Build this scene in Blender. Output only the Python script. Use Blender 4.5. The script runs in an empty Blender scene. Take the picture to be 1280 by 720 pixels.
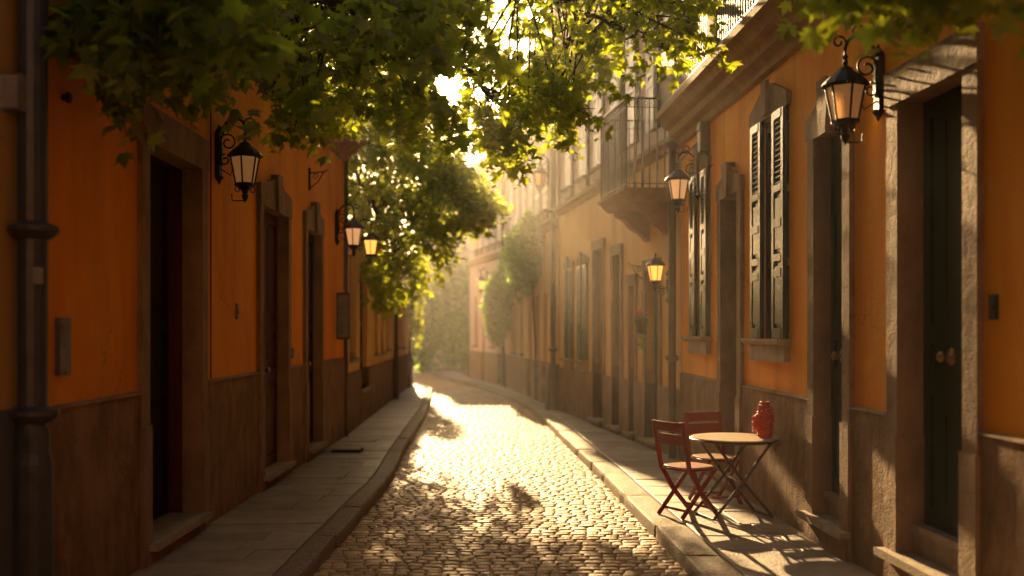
import bpy, math, random
import numpy as np
from mathutils import Vector, Matrix
random.seed(7); RNG = np.random.default_rng(7)
R = math.radians
scene = bpy.context.scene
COL = scene.collection

# ------------------------------------------------------------------ camera
CZ = 1.85; F = 1250.0; VX = 575.0; VY = 412.0
cam_d = bpy.data.cameras.new('camera'); cam = bpy.data.objects.new('camera', cam_d); COL.objects.link(cam)
scene.camera = cam
cam.location = (0, 0, CZ); cam.rotation_euler = (R(90), 0, 0)
cam_d.sensor_width = 36; cam_d.lens = F / 1280 * 36
cam_d.shift_x = (640 - VX) / 1280; cam_d.shift_y = (VY - 360) / 1280
cam_d.clip_start = 0.05; cam_d.clip_end = 2000
cam_d.dof.use_dof = True; cam_d.dof.focus_distance = 9.2; cam_d.dof.aperture_fstop = 0.85

# ------------------------------------------------------------------ light
SUN_DX, SUN_TAN = -0.082, 0.325
sun_dir = Vector((SUN_DX, 1, SUN_TAN)).normalized()
sun_el = math.asin(sun_dir.z); sun_az = math.atan2(sun_dir.x, sun_dir.y)
sl = bpy.data.lights.new('sun', 'SUN'); so = bpy.data.objects.new('sun', sl); COL.objects.link(so)
sl.energy = 5.0; sl.angle = R(0.6); sl.color = (1.0, 0.66, 0.30)
so.rotation_euler = sun_dir.to_track_quat('Z', 'Y').to_euler(); so.location = (-4, 30, 20)
world = bpy.data.worlds.new('World'); scene.world = world; world.use_nodes = True
wn = world.node_tree; wn.nodes.clear()
def N(nt, t, **kw):
    n = nt.nodes.new(t)
    for k, v in kw.items(): setattr(n, k, v)
    return n
sky = N(wn, 'ShaderNodeTexSky', sky_type='NISHITA', sun_disc=False, sun_elevation=sun_el, sun_rotation=sun_az,
        air_density=1.0, dust_density=3.0, ozone_density=0.3)
tint = N(wn, 'ShaderNodeMix', data_type='RGBA', blend_type='MULTIPLY'); tint.inputs[0].default_value = 1
tint.inputs[7].default_value = (1.0, 0.88, 0.76, 1)
wn.links.new(sky.outputs[0], tint.inputs[6])
bg = N(wn, 'ShaderNodeBackground'); bg.inputs[1].default_value = 0.05
wn.links.new(tint.outputs[2], bg.inputs[0])
tc = N(wn, 'ShaderNodeTexCoord')
dot = N(wn, 'ShaderNodeVectorMath', operation='DOT_PRODUCT')
sd = Vector(((562 - VX) / F, 1, (VY - 102) / F)).normalized()
dot.inputs[1].default_value = sd
wn.links.new(tc.outputs['Generated'], dot.inputs[0])
mx0 = N(wn, 'ShaderNodeMath', operation='MAXIMUM'); mx0.inputs[1].default_value = 0
wn.links.new(dot.outputs['Value'], mx0.inputs[0])
def lobe(p, a):
    q = N(wn, 'ShaderNodeMath', operation='POWER'); q.inputs[1].default_value = p
    wn.links.new(mx0.outputs[0], q.inputs[0])
    m = N(wn, 'ShaderNodeMath', operation='MULTIPLY'); m.inputs[1].default_value = a
    wn.links.new(q.outputs[0], m.inputs[0]); return m
l1 = lobe(10, 0.5); l2 = lobe(5000, 80.0)
ad = N(wn, 'ShaderNodeMath', operation='ADD'); wn.links.new(l1.outputs[0], ad.inputs[0]); wn.links.new(l2.outputs[0], ad.inputs[1])
bg2 = N(wn, 'ShaderNodeBackground'); bg2.inputs[0].default_value = (1.0, 0.72, 0.40, 1)
wn.links.new(ad.outputs[0], bg2.inputs[1])
adds = N(wn, 'ShaderNodeAddShader'); wo = N(wn, 'ShaderNodeOutputWorld')
wn.links.new(bg.outputs[0], adds.inputs[0]); wn.links.new(bg2.outputs[0], adds.inputs[1]); wn.links.new(adds.outputs[0], wo.inputs[0])
vs = scene.view_settings
vs.view_transform = 'Standard'; vs.look = 'None'; vs.gamma = 1; vs.exposure = 2.05; vs.use_curve_mapping = False
cy = scene.cycles
cy.max_bounces = 6; cy.diffuse_bounces = 4; cy.glossy_bounces = 2; cy.transmission_bounces = 4; cy.volume_bounces = 0
cy.transparent_max_bounces = 6; cy.sample_clamp_indirect = 4; cy.use_denoising = True
HAZE = 0.0017

# ------------------------------------------------------------------ materials
MATS = {}
def mat(name, col, col2=None, rough=0.8, scale=6.0, bump=0.0, bscale=60.0, metallic=0.0, spec=0.5, contrast=(0.35, 0.65), streak=1.0, island=0.0, emit=None, estr=0, bump2=0.0, b2scale=4.0, trans=0.0, wear=0.0):
    if name in MATS: return MATS[name]
    m = bpy.data.materials.new(name); m.use_nodes = True; nt = m.node_tree
    b = nt.nodes['Principled BSDF']
    b.inputs['Roughness'].default_value = rough; b.inputs['Metallic'].default_value = metallic
    b.inputs['Specular IOR Level'].default_value = spec * 0.5
    geo = N(nt, 'ShaderNodeNewGeometry')
    mp = N(nt, 'ShaderNodeMapping'); mp.inputs['Scale'].default_value = (1, 1, streak)
    nt.links.new(geo.outputs['Position'], mp.inputs[0])
    no = N(nt, 'ShaderNodeTexNoise'); no.inputs['Scale'].default_value = scale; no.inputs['Detail'].default_value = 8; no.inputs['Roughness'].default_value = 0.62
    nt.links.new(mp.outputs[0], no.inputs['Vector'])
    cr = N(nt, 'ShaderNodeMapRange'); cr.inputs[1].default_value = contrast[0]; cr.inputs[2].default_value = contrast[1]
    nt.links.new(no.outputs[0], cr.inputs[0])
    mix = N(nt, 'ShaderNodeMix', data_type='RGBA')
    mix.inputs[6].default_value = (*col, 1); mix.inputs[7].default_value = (*(col2 or tuple(c * 0.7 for c in col)), 1)
    nt.links.new(cr.outputs[0], mix.inputs[0])
    out = mix.outputs[2]
    if island:
        hs = N(nt, 'ShaderNodeHueSaturation')
        mr = N(nt, 'ShaderNodeMapRange'); mr.inputs[3].default_value = 1 - island; mr.inputs[4].default_value = 1 + island
        nt.links.new(geo.outputs['Random Per Island'], mr.inputs[0]); nt.links.new(mr.outputs[0], hs.inputs['Value'])
        nt.links.new(out, hs.inputs['Color']); out = hs.outputs[0]
    nt.links.new(out, b.inputs['Base Color'])
    if wear:
        def nz(scl, sx_, sz_, lo, hi, dist=0.0, det=8):
            mp2 = N(nt, 'ShaderNodeMapping'); mp2.inputs['Scale'].default_value = (sx_, sx_, sz_); nt.links.new(geo.outputs['Position'], mp2.inputs[0])
            q = N(nt, 'ShaderNodeTexNoise'); q.inputs['Scale'].default_value = scl; q.inputs['Detail'].default_value = det; q.inputs['Distortion'].default_value = dist
            nt.links.new(mp2.outputs[0], q.inputs['Vector']); r_ = N(nt, 'ShaderNodeMapRange'); r_.inputs[1].default_value = lo; r_.inputs[2].default_value = hi
            nt.links.new(q.outputs[0], r_.inputs[0]); return r_.outputs[0]
        def dark(fac, colr, amt):
            global _o
            mm = N(nt, 'ShaderNodeMath', operation='MULTIPLY'); mm.inputs[1].default_value = amt; nt.links.new(fac, mm.inputs[0])
            x = N(nt, 'ShaderNodeMix', data_type='RGBA'); x.inputs[7].default_value = (*colr, 1); nt.links.new(mm.outputs[0], x.inputs[0]); nt.links.new(out, x.inputs[6]); return x.outputs[2]
        out = dark(nz(3.2, 1, .12, .52, .75), tuple(c * .45 for c in col), wear)          # rain streaks
        out = dark(nz(.9, 1, 1, .55, .70, 1.2), tuple(min(.8, c * 1.15 + .05) for c in col), wear * .8)   # faded patches
        out = dark(nz(26, 1, 1, .66, .72, .5), tuple(c * .4 + .02 for c in col), wear)    # small chips
        vo = N(nt, 'ShaderNodeTexVoronoi', feature='DISTANCE_TO_EDGE'); vo.inputs['Scale'].default_value = 1.1
        ns = N(nt, 'ShaderNodeTexNoise'); ns.inputs['Scale'].default_value = 3.5; ns.inputs['Detail'].default_value = 8
        nt.links.new(geo.outputs['Position'], ns.inputs['Vector'])
        va = N(nt, 'ShaderNodeVectorMath', operation='MULTIPLY_ADD'); va.inputs[1].default_value = (.55, .55, .55)
        nt.links.new(ns.outputs['Color'], va.inputs[0]); nt.links.new(geo.outputs['Position'], va.inputs[2]); nt.links.new(va.outputs[0], vo.inputs['Vector'])
        cr2 = N(nt, 'ShaderNodeMapRange'); cr2.inputs[1].default_value = .006; cr2.inputs[2].default_value = .001; nt.links.new(vo.outputs['Distance'], cr2.inputs[0])
        mk = N(nt, 'ShaderNodeMath', operation='MULTIPLY'); nt.links.new(cr2.outputs[0], mk.inputs[0]); nt.links.new(nz(.8, 1, 1, .55, .62), mk.inputs[1])
        out = dark(mk.outputs[0], tuple(c * .3 for c in col), .7)
        nt.links.new(out, b.inputs['Base Color'])
    last = None
    for st, sc_ in ((bump, bscale), (bump2, b2scale)):
        if st:
            n2 = N(nt, 'ShaderNodeTexNoise'); n2.inputs['Scale'].default_value = sc_; n2.inputs['Detail'].default_value = 6
            nt.links.new(geo.outputs['Position'], n2.inputs['Vector'])
            bp = N(nt, 'ShaderNodeBump'); bp.inputs['Strength'].default_value = min(1, st); bp.inputs['Distance'].default_value = 0.02 if sc_ > 15 else 0.12
            nt.links.new(n2.outputs[0], bp.inputs['Height'])
            if last: nt.links.new(last.outputs[0], bp.inputs['Normal'])
            last = bp
    if last: nt.links.new(last.outputs[0], b.inputs['Normal'])
    if trans: b.inputs['Transmission Weight'].default_value = trans
    if emit:
        b.inputs['Emission Color'].default_value = (*emit, 1); b.inputs['Emission Strength'].default_value = estr
    MATS[name] = m; return m
def leafmat(name, c1, c2, tc_, tw=0.5):
    m = bpy.data.materials.new(name); m.use_nodes = True; nt = m.node_tree; nt.nodes.clear()
    geo = N(nt, 'ShaderNodeNewGeometry')
    mix = N(nt, 'ShaderNodeMix', data_type='RGBA'); mix.inputs[6].default_value = (*c1, 1); mix.inputs[7].default_value = (*c2, 1)
    nt.links.new(geo.outputs['Random Per Island'], mix.inputs[0])
    d = N(nt, 'ShaderNodeBsdfPrincipled'); d.inputs['Roughness'].default_value = 0.55; d.inputs['Specular IOR Level'].default_value = 0.3
    nt.links.new(mix.outputs[2], d.inputs['Base Color'])
    t = N(nt, 'ShaderNodeBsdfTranslucent')
    hs = N(nt, 'ShaderNodeHueSaturation')
    mr = N(nt, 'ShaderNodeMapRange'); mr.inputs[3].default_value = 0.65; mr.inputs[4].default_value = 1.25
    nt.links.new(geo.outputs['Random Per Island'], mr.inputs[0]); nt.links.new(mr.outputs[0], hs.inputs['Value'])
    hs.inputs['Color'].default_value = (*tc_, 1); nt.links.new(hs.outputs[0], t.inputs[0])
    ms = N(nt, 'ShaderNodeMixShader'); ms.inputs[0].default_value = tw
    nt.links.new(d.outputs[0], ms.inputs[1]); nt.links.new(t.outputs[0], ms.inputs[2])
    o = N(nt, 'ShaderNodeOutputMaterial'); nt.links.new(ms.outputs[0], o.inputs[0]); return m

M_ORANGE_L = mat('orange_plaster', (0.78, 0.29, 0.008), (0.64, 0.20, 0.006), 0.85, 1.3, 0.25, 90, streak=0.35, bump2=0.25, b2scale=3, wear=0.45)
M_ORANGE_R = mat('ochre_plaster', (0.88, 0.36, 0.006), (0.76, 0.27, 0.005), 0.85, 1.5, 0.3, 90, streak=0.35, bump2=0.25, b2scale=3, wear=0.45)
M_YELLOW = mat('yellow_plaster', (0.42, 0.24, 0.05), (0.33, 0.18, 0.04), 0.85, 1.5, 0.3, 90, streak=0.35, wear=0.45)
M_TAN = mat('tan_plaster', (0.76, 0.45, 0.15), (0.64, 0.36, 0.115), 0.85, 1.2, 0.25, 80, streak=0.3, bump2=0.2, wear=0.45)
M_PINK = mat('pinkish_plaster', (0.68, 0.49, 0.37), (0.58, 0.41, 0.31), 0.85, 1.2, 0.2, 80, streak=0.3, wear=0.45)
M_MAUVE = mat('mauve_plaster', (0.36, 0.24, 0.20), (0.28, 0.19, 0.16), 0.85, 1.2, 0.2, 80, streak=0.3, wear=0.45)
M_DADO = mat('roughcast_dado', (0.28, 0.155, 0.075), (0.15, 0.083, 0.041), 0.9, 7, 0.9, 75, streak=0.4, bump2=0.3, b2scale=9, wear=0.5)
M_DADOD = mat('smooth_slate_dado', (0.10, 0.10, 0.10), (0.06, 0.065, 0.07), 0.85, 4, 0.4, 70, streak=0.4)
M_STONE = mat('surround_stone', (0.29, 0.18, 0.105), (0.18, 0.115, 0.068), 0.85, 5, 0.6, 70, streak=0.5, bump2=0.2, b2scale=10, wear=0.5)
M_CORN = mat('cornice_stone', (0.34, 0.19, 0.09), (0.22, 0.12, 0.06), 0.85, 5, 0.4, 60)
M_STEP = mat('step_stone', (0.34, 0.26, 0.19), (0.22, 0.17, 0.12), 0.7, 6, 0.4, 60)
M_RED = mat('dark_red_wood', (0.10, 0.022, 0.012), (0.06, 0.014, 0.008), 0.5, 9, 0.25, 40, streak=0.15)
M_BROWN = mat('dark_brown_wood', (0.024, 0.011, 0.007), (0.014, 0.007, 0.005), 0.5, 9, 0.2, 40, streak=0.15)
M_GREEN = mat('dark_green_paint', (0.006, 0.022, 0.008), (0.004, 0.014, 0.005), 0.42, 9, 0.2, 40, streak=0.2)
M_SHUT = mat('grey_green_shutter', (0.026, 0.036, 0.018), (0.016, 0.022, 0.011), 0.27, 12, 0.2, 40, streak=0.3)
M_SHUTP = mat('pale_shutter', (0.66, 0.62, 0.54), (0.52, 0.49, 0.42), 0.5, 8, 0.2, 40)
M_PANE = mat('dark_window_glass', (0.02, 0.022, 0.025), (0.015, 0.015, 0.018), 0.08, 3, spec=0.6)
M_IRON = mat('black_wrought_iron', (0.018, 0.016, 0.015), (0.03, 0.022, 0.016), 0.45, 20, 0.35, 90, metallic=0.3)
M_PIPE = mat('dark_painted_pipe', (0.06, 0.065, 0.075), (0.04, 0.043, 0.05), 0.4, 9, 0.1, 50, metallic=0.2)
M_PIPEB = mat('brown_pipe', (0.11, 0.075, 0.05), (0.07, 0.05, 0.035), 0.45, 9, 0.1, 50, metallic=0.2)
M_PLAQ = mat('grey_metal_box', (0.22, 0.21, 0.19), (0.15, 0.14, 0.13), 0.5, 9, 0.1, 50, metallic=0.2)
M_BRASS = mat('old_brass', (0.35, 0.22, 0.08), (0.2, 0.12, 0.05), 0.35, 20, metallic=0.9)
M_MILK = mat('frosted_lantern_glass', (0.80, 0.58, 0.36), (0.7, 0.48, 0.28), 0.35, 9, trans=0.55)
M_LIT = mat('lit_lantern_glass', (0.55, 0.30, 0.12), (0.5, 0.25, 0.1), 0.4, 9, emit=(1.0, 0.36, 0.06), estr=0.5)
M_DIM = mat('unlit_glowing_glass', (0.42, 0.25, 0.12), (0.34, 0.2, 0.09), 0.4, 9, emit=(1.0, 0.50, 0.20), estr=0.12, trans=0.55)  # emission puts a backlit glow into the panes of unlit lanterns
M_DIMMER = mat('unlit_faint_glow_glass', (0.28, 0.15, 0.06), (0.22, 0.11, 0.045), 0.4, 9, emit=(1.0, 0.45, 0.15), estr=0.03, trans=0.55)  # weak emission stands in for daylight on the panes of unlit lanterns
M_BULB = mat('lamp_bulb', (1, .8, .5), rough=.4, emit=(1.0, 0.6, 0.25), estr=12)
M_CHAIR = mat('dark_red_lacquer', (0.22, 0.010, 0.005), (0.15, 0.007, 0.004), 0.34, 14, 0.12, 60, spec=.3)
M_SEAT = mat('chair_seat_highlight', (0.50, 0.34, 0.26), (0.42, 0.26, 0.19), 0.27, 14, 0.15, 60)  # pale base colour puts the bright highlights into the seat
M_TABLE = mat('pale_table_top', (0.52, 0.42, 0.33), (0.42, 0.33, 0.25), 0.32, 9, 0.1, 60)
M_TLEG = mat('dark_table_metal', (0.06, 0.025, 0.02), (0.04, 0.018, 0.015), 0.35, 9)
M_VASE = mat('red_glazed_vase', (0.50, 0.020, 0.010), (0.62, 0.10, 0.035), 0.42, 60, 1.0, 55, contrast=(0.5, 0.6))
M_FLOW = mat('red_petals', (0.6, 0.06, 0.05), (0.5, 0.03, 0.05), 0.6, 20)
M_COB = mat('cobble_stone', (0.40, 0.27, 0.14), (0.27, 0.18, 0.095), 0.6, 9, 0.5, 45, island=0.3, spec=0.35)
M_GROUT = mat('cobble_grout', (0.16, 0.11, 0.065), (0.22, 0.155, 0.09), 0.95, 20, 0.6, 60)
M_SLAB = mat('pavement_slab', (0.29, 0.235, 0.19), (0.19, 0.155, 0.125), 0.6, 3.5, 0.45, 55, island=0.18, bump2=0.15)
M_KERB = mat('kerb_granite', (0.27, 0.21, 0.155), (0.14, 0.11, 0.08), 0.72, 48, 1.0, 70, contrast=(.42, .58), island=0.15)
M_GROUND = mat('earth', (0.12, 0.10, 0.07), (0.09, 0.07, 0.05), 0.95, 1)
M_ROOF = mat('roof_tile', (0.26, 0.12, 0.07), (0.16, 0.08, 0.05), 0.85, 7, 0.4, 30, island=0.2)
M_BARK = mat('bark', (0.055, 0.038, 0.025), (0.03, 0.02, 0.013), 0.9, 12, 0.9, 40, streak=0.3)
M_LEAF = leafmat('maple_leaf', (0.012, 0.050, 0.016), (0.024, 0.075, 0.022), (0.66, 0.75, 0.03), 0.45)
M_LEAF2 = leafmat('plane_leaf', (0.030, 0.075, 0.014), (0.06, 0.12, 0.022), (0.68, 0.76, 0.04), 0.5)
M_IVY = leafmat('creeper_leaf', (0.06, 0.15, 0.03), (0.10, 0.21, 0.05), (0.35, 0.55, 0.06), 0.42)

# ------------------------------------------------------------------ mesh helpers
def tag(o, label=None, cat=None, group=None, kind=None):
    if label: o['label'] = label
    if cat: o['category'] = cat
    if group: o['group'] = group
    if kind: o['kind'] = kind
    return o
def empty(name, loc, label, cat, group=None, rz=0):
    o = bpy.data.objects.new(name, None); COL.objects.link(o); o.location = loc; o.rotation_euler = (0, 0, rz)
    o.empty_display_size = 0.2
    return tag(o, label, cat, group)
WORLD = set()
def house(name, loc, label):
    e = empty(name, loc, label, 'house'); WORLD.add(e.name); return e
class MB:
    def __init__(s): s.v = []; s.f = []
    def add(s, vs_, fs): 
        n = len(s.v); s.v += [tuple(v) for v in vs_]; s.f += [tuple(i + n for i in f) for f in fs]; return s
    def box(s, c, size, rot=None):
        cx, cy_, cz = c; a, b, d = size[0] / 2, size[1] / 2, size[2] / 2
        vs_ = [Vector(p) for p in ((-a,-b,-d),(a,-b,-d),(a,b,-d),(-a,b,-d),(-a,-b,d),(a,-b,d),(a,b,d),(-a,b,d))]
        if rot is not None: vs_ = [rot @ v for v in vs_]
        return s.add([v + Vector(c) for v in vs_], [(0,3,2,1),(4,5,6,7),(0,1,5,4),(1,2,6,5),(2,3,7,6),(3,0,4,7)])
    def beam(s, a, b, w, h, up=Vector((0, 0, 1))):
        a = Vector(a); b = Vector(b); t = (b - a).normalized(); u = t.cross(up)
        if u.length < 1e-4: u = t.cross(Vector((1, 0, 0)))
        u.normalize(); q = u.cross(t).normalized()
        vs_ = [p + u * (i * w / 2) + q * (j * h / 2) for p in (a, b) for i, j in ((-1,-1),(1,-1),(1,1),(-1,1))]
        return s.add(vs_, [(0,1,2,3),(7,6,5,4),(0,4,5,1),(1,5,6,2),(2,6,7,3),(3,7,4,0)])
    def tube(s, pts, r, n=8):
        pts = [Vector(p) for p in pts]; m = len(pts)
        rs = [r] * m if not hasattr(r, '__len__') else list(r)
        ref = Vector((0, 0, 1)); rings = []
        t0 = (pts[1] - pts[0]).normalized()
        u = t0.cross(ref) if abs(t0.z) < 0.95 else t0.cross(Vector((1, 0, 0)))
        u.normalize()
        for i, p in enumerate(pts):
            t = (pts[min(i + 1, m - 1)] - pts[max(i - 1, 0)]).normalized()
            u = (u - t * u.dot(t)).normalized(); q = t.cross(u)
            rings.append([p + (u * math.cos(2 * math.pi * k / n) + q * math.sin(2 * math.pi * k / n)) * rs[i] for k in range(n)])
        vs_ = [v for rg in rings for v in rg]; fs = []
        for i in range(m - 1):
            for k in range(n):
                fs.append((i*n+k, i*n+(k+1) % n, (i+1)*n+(k+1) % n, (i+1)*n+k))
        fs.append(tuple(range(n))[::-1]); fs.append(tuple((m - 1) * n + k for k in range(n)))
        return s.add(vs_, fs)
    def lathe(s, prof, c=(0, 0, 0), n=16, phase=0.0):
        vs_ = []; m = len(prof)
        for r_, z in prof:
            for k in range(n):
                a = 2 * math.pi * k / n + phase; vs_.append((c[0] + r_ * math.cos(a), c[1] + r_ * math.sin(a), c[2] + z))
        fs = [(i*n+k, i*n+(k+1) % n, (i+1)*n+(k+1) % n, (i+1)*n+k) for i in range(m - 1) for k in range(n)]
        fs.append(tuple(range(n))[::-1]); fs.append(tuple((m - 1) * n + k for k in range(n)))
        return s.add(vs_, fs)
    def build(s, name, m, parent=None, smooth=False, bevel=0.0):
        me = bpy.data.meshes.new(name); me.from_pydata(s.v, [], s.f); me.update()
        me.materials.append(m)
        if smooth: me.polygons.foreach_set('use_smooth', [True] * len(me.polygons))
        o = bpy.data.objects.new(name, me); COL.objects.link(o)
        if parent:
            o.parent = parent
            if parent.name in WORLD: o.matrix_parent_inverse = Matrix.Translation(-Vector(parent.location))
        if bevel:
            bv = o.modifiers.new('bevel', 'BEVEL'); bv.width = bevel; bv.segments = 2; bv.limit_method = 'ANGLE'; bv.angle_limit = R(40)
        return o
def npmesh(name, V, faces_flat, nper, m, parent=None, smooth=False):
    me = bpy.data.meshes.new(name); nf = len(faces_flat) // nper
    me.vertices.add(len(V)); me.vertices.foreach_set('co', np.asarray(V, dtype=np.float32).ravel())
    me.loops.add(len(faces_flat)); me.loops.foreach_set('vertex_index', np.asarray(faces_flat, dtype=np.int32))
    me.polygons.add(nf); me.polygons.foreach_set('loop_start', np.arange(0, nf * nper, nper, dtype=np.int32))
    if smooth: me.polygons.foreach_set('use_smooth', np.ones(nf, dtype=bool))
    me.update(calc_edges=True); me.validate(); me.materials.append(m)
    o = bpy.data.objects.new(name, me); COL.objects.link(o)
    if parent: o.parent = parent
    return o

class Facade:
    """A wall line on the ground; n points to the street; s runs from p0 to p1."""
    def __init__(s, p0, p1, side):
        s.p0 = Vector((*p0, 0)); s.t = Vector((p1[0] - p0[0], p1[1] - p0[1], 0)); s.L = s.t.length; s.t.normalize()
        s.n = Vector((s.t.y, -s.t.x, 0)) * side
    def w(s, a, d, z): 
        p = s.p0 + s.t * a + s.n * d; return Vector((p.x, p.y, z))
    def s_at(s, x, d=0.0):
        k = (x - VX) / F; o = s.p0 + s.n * d
        return (k * o.y - o.x) / (s.t.x - k * s.t.y)
    def z_at(s, a, y, d=0.0): return CZ + (VY - y) / F * s.w(a, d, 0).y
    def yaw(s): return math.atan2(s.n.y, s.n.x)
def prism(mb, f, outline, d0, d1):
    n = len(outline)
    vs_ = [f.w(a, d0, z) for a, z in outline] + [f.w(a, d1, z) for a, z in outline]
    fs = [tuple(range(n)), tuple(range(2*n-1, n-1, -1))] + [(i, (i+1) % n, n + (i+1) % n, n + i) for i in range(n)]
    return mb.add(vs_, fs)
def fbox(mb, f, s0, s1, d0, d1, z0, z1): return prism(mb, f, [(s0, z0), (s1, z0), (s1, z1), (s0, z1)], d0, d1)
def molding(mb, f, s0, s1, prof):
    n = len(prof)
    vs_ = [f.w(s0, d, z) for d, z in prof] + [f.w(s1, d, z) for d, z in prof]
    return mb.add(vs_, [tuple(range(n)), tuple(range(2*n-1, n-1, -1))] + [(i, (i+1) % n, n + (i+1) % n, n + i) for i in range(n)])
def wallgrid(mb, f, s0, s1, z0, z1, holes, d1, d0):
    """front face at d1 with rectangular holes, reveals and edges back to d0"""
    hs = [(max(a, s0), min(b, s1), max(c, z0), min(e, z1)) for a, b, c, e in holes if b > s0 and a < s1 and e > z0 and c < z1]
    S = sorted({s0, s1, *[h[0] for h in hs], *[h[1] for h in hs]}); Z = sorted({z0, z1, *[h[2] for h in hs], *[h[3] for h in hs]})
    def solid(i, j):
        if i < 0 or j < 0 or i >= len(S) - 1 or j >= len(Z) - 1: return False
        a, z = (S[i] + S[i+1]) / 2, (Z[j] + Z[j+1]) / 2
        return not any(h[0] < a < h[1] and h[2] < z < h[3] for h in hs)
    for i in range(len(S) - 1):
        for j in range(len(Z) - 1):
            if not solid(i, j): continue
            a, b, c, e = S[i], S[i+1], Z[j], Z[j+1]
            mb.add([f.w(a, d1, c), f.w(b, d1, c), f.w(b, d1, e), f.w(a, d1, e)], [(0, 1, 2, 3)])
            for di, dj, q in ((-1, 0, ((a, c), (a, e))), (1, 0, ((b, c), (b, e))), (0, -1, ((a, c), (b, c))), (0, 1, ((a, e), (b, e)))):
                if not solid(i + di, j + dj):
                    (sa, za), (sb, zb) = q
                    mb.add([f.w(sa, d1, za), f.w(sb, d1, zb), f.w(sb, d0, zb), f.w(sa, d0, za)], [(0, 1, 2, 3)])

GZ = 0.12   # pavement level
def dado(f, parent, z1, holes, m, d=.028, cap=True):
    cuts = sorted((max(h[0], 0), min(h[1], f.L)) for h in holes if h[2] < GZ); ls = [0] + [v for h in cuts for v in h] + [f.L]
    for a, b in zip(ls[::2], ls[1::2]):
        if b - a < .02: continue
        mb = MB(); wallgrid(mb, f, a, b, GZ - .1, z1, holes, d, -.2); mb.build('dado', m, parent)
        if cap: mb = MB(); molding(mb, f, a, b, [(.0, z1), (d + .012, z1), (d + .008, z1 + .012), (.0, z1 + .022)]); mb.build('dado_cap', M_STONE, parent)
# ------------------------------------------------------------------ house elements
def surround(f, parent, s0, s1, zb, zt, jw=0.15, lh=0.20, key='peak', d1=0.045, d0=-0.30, m=None, base=True, peak=0.16):
    """stone jambs and lintel around the opening s0..s1, zb..zt"""
    mb = MB(); m = m or M_STONE
    fbox(mb, f, s0 - jw, s0, d0, d1, zb, zt); fbox(mb, f, s1, s1 + jw, d0, d1, zb, zt)
    mid = (s0 + s1) / 2; a, b = s0 - jw - 0.015, s1 + jw + 0.015; t = zt + lh
    W = b - a
    if key == 'peak': ol = [(a, zt), (b, zt), (b, t), (b - 0.22 * W, t + peak * .35), (mid + 0.10, t + peak), (mid - 0.10, t + peak), (a + 0.22 * W, t + peak * .35), (a, t)]
    else: ol = [(a, zt), (b, zt), (b, t), (a, t)]
    prism(mb, f, ol, d0, d1 + 0.01)
    if key == 'peak':
        k = 0.09; prism(mb, f, [(mid - k * .8, zt - .012), (mid + k * .8, zt - .012), (mid + k * 1.2, t + peak + .05), (mid - k * 1.2, t + peak + .05)], d0 + .02, d1 + 0.045)
    if base:
        for q in ((s0 - jw - .012, s0 + .012), (s1 - .012, s1 + jw + .012)): fbox(mb, f, q[0], q[1], d0 + .03, d1 + .014, zb, zb + 1.02)
    return mb.build('door_surround' if base else 'window_surround', m, parent, bevel=0.008)
def panel_door(f, parent, s0, s1, zb, zt, m, d=-0.30, knob=True, cols=2, name='door', frame_col=None, rows=(0.0, 0.36, 0.55, 1.0), knobside=-1):
    mb = MB(); fbox(mb, f, s0, s1, d - 0.06, d, zb, zt)
    W = s1 - s0; cw = W / cols; st = 0.09 if W > 0.7 else 0.06
    for c in range(cols):
        a, b = s0 + c * cw, s0 + (c + 1) * cw
        fbox(mb, f, a + .004, a + st, d, d + .025, zb, zt); fbox(mb, f, b - st, b - .004, d, d + .025, zb, zt)
        zs = [zb + r_ * (zt - zb) for r_ in rows]
        for i, z in enumerate(zs):
            z0_, z1_ = (z, z + .12) if i == 0 else ((z - .12, z) if i == len(zs) - 1 else (z - .06, z + .06))
            fbox(mb, f, a + st, b - st, d, d + .023, z0_, z1_)
        for z0_, z1_ in zip(zs[:-1], zs[1:]):
            p0, p1, q0, q1 = a + st + .03, b - st - .03, z0_ + .15, z1_ - .15
            if q1 - q0 > .1 and p1 - p0 > 0.04:
                fbox(mb, f, p0, p1, d, d + .012, q0, q1); fbox(mb, f, p0 + .025, p1 - .025, d + .012, d + .022, q0 + .03, q1 - .03)
    dr = mb.build(name, m, parent, bevel=0.004)
    if knob:
        k = MB(); c = f.w((s0 + s1) / 2 + knobside * 0.10, d + .025, zb + 1.12)
        M_ = Matrix.Rotation(f.yaw(), 4, 'Z') @ Matrix.Rotation(R(90), 4, 'Y')
        kb = MB(); kb.lathe([(0.055, 0), (0.055, .008), (.02, .012), (.014, .04), (.032, .052), (.036, .07), (.022, .085), (0.001, .088)], n=16)
        k.add([c + M_.to_3x3() @ Vector(v) for v in kb.v], kb.f); k.build('door_knob', M_BRASS, dr, smooth=True)
    return dr
def doorstep(f, parent, s0, s1, ztop, d1=0.10, thick=.045, second=None, ext=.06):
    mb = MB(); fbox(mb, f, s0 - ext, s1 + ext, .046, d1, ztop - thick, ztop); fbox(mb, f, s0 - .02, s1 + .02, -.34, .05, ztop - thick, ztop - .002); rs = MB(); fbox(rs, f, s0 - ext + .03, s1 + ext - .03, .031, d1 - .055, GZ - .02, ztop - thick); rs.build('riser', M_DADO, parent)
    if second: fbox(mb, f, s0, s1, -.34, -0.06, ztop, second - .04); fbox(mb, f, s0, s1, -.34, -0.04, second - .04, second)
    return mb.build('doorstep', M_STEP, parent, bevel=0.005)
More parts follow.
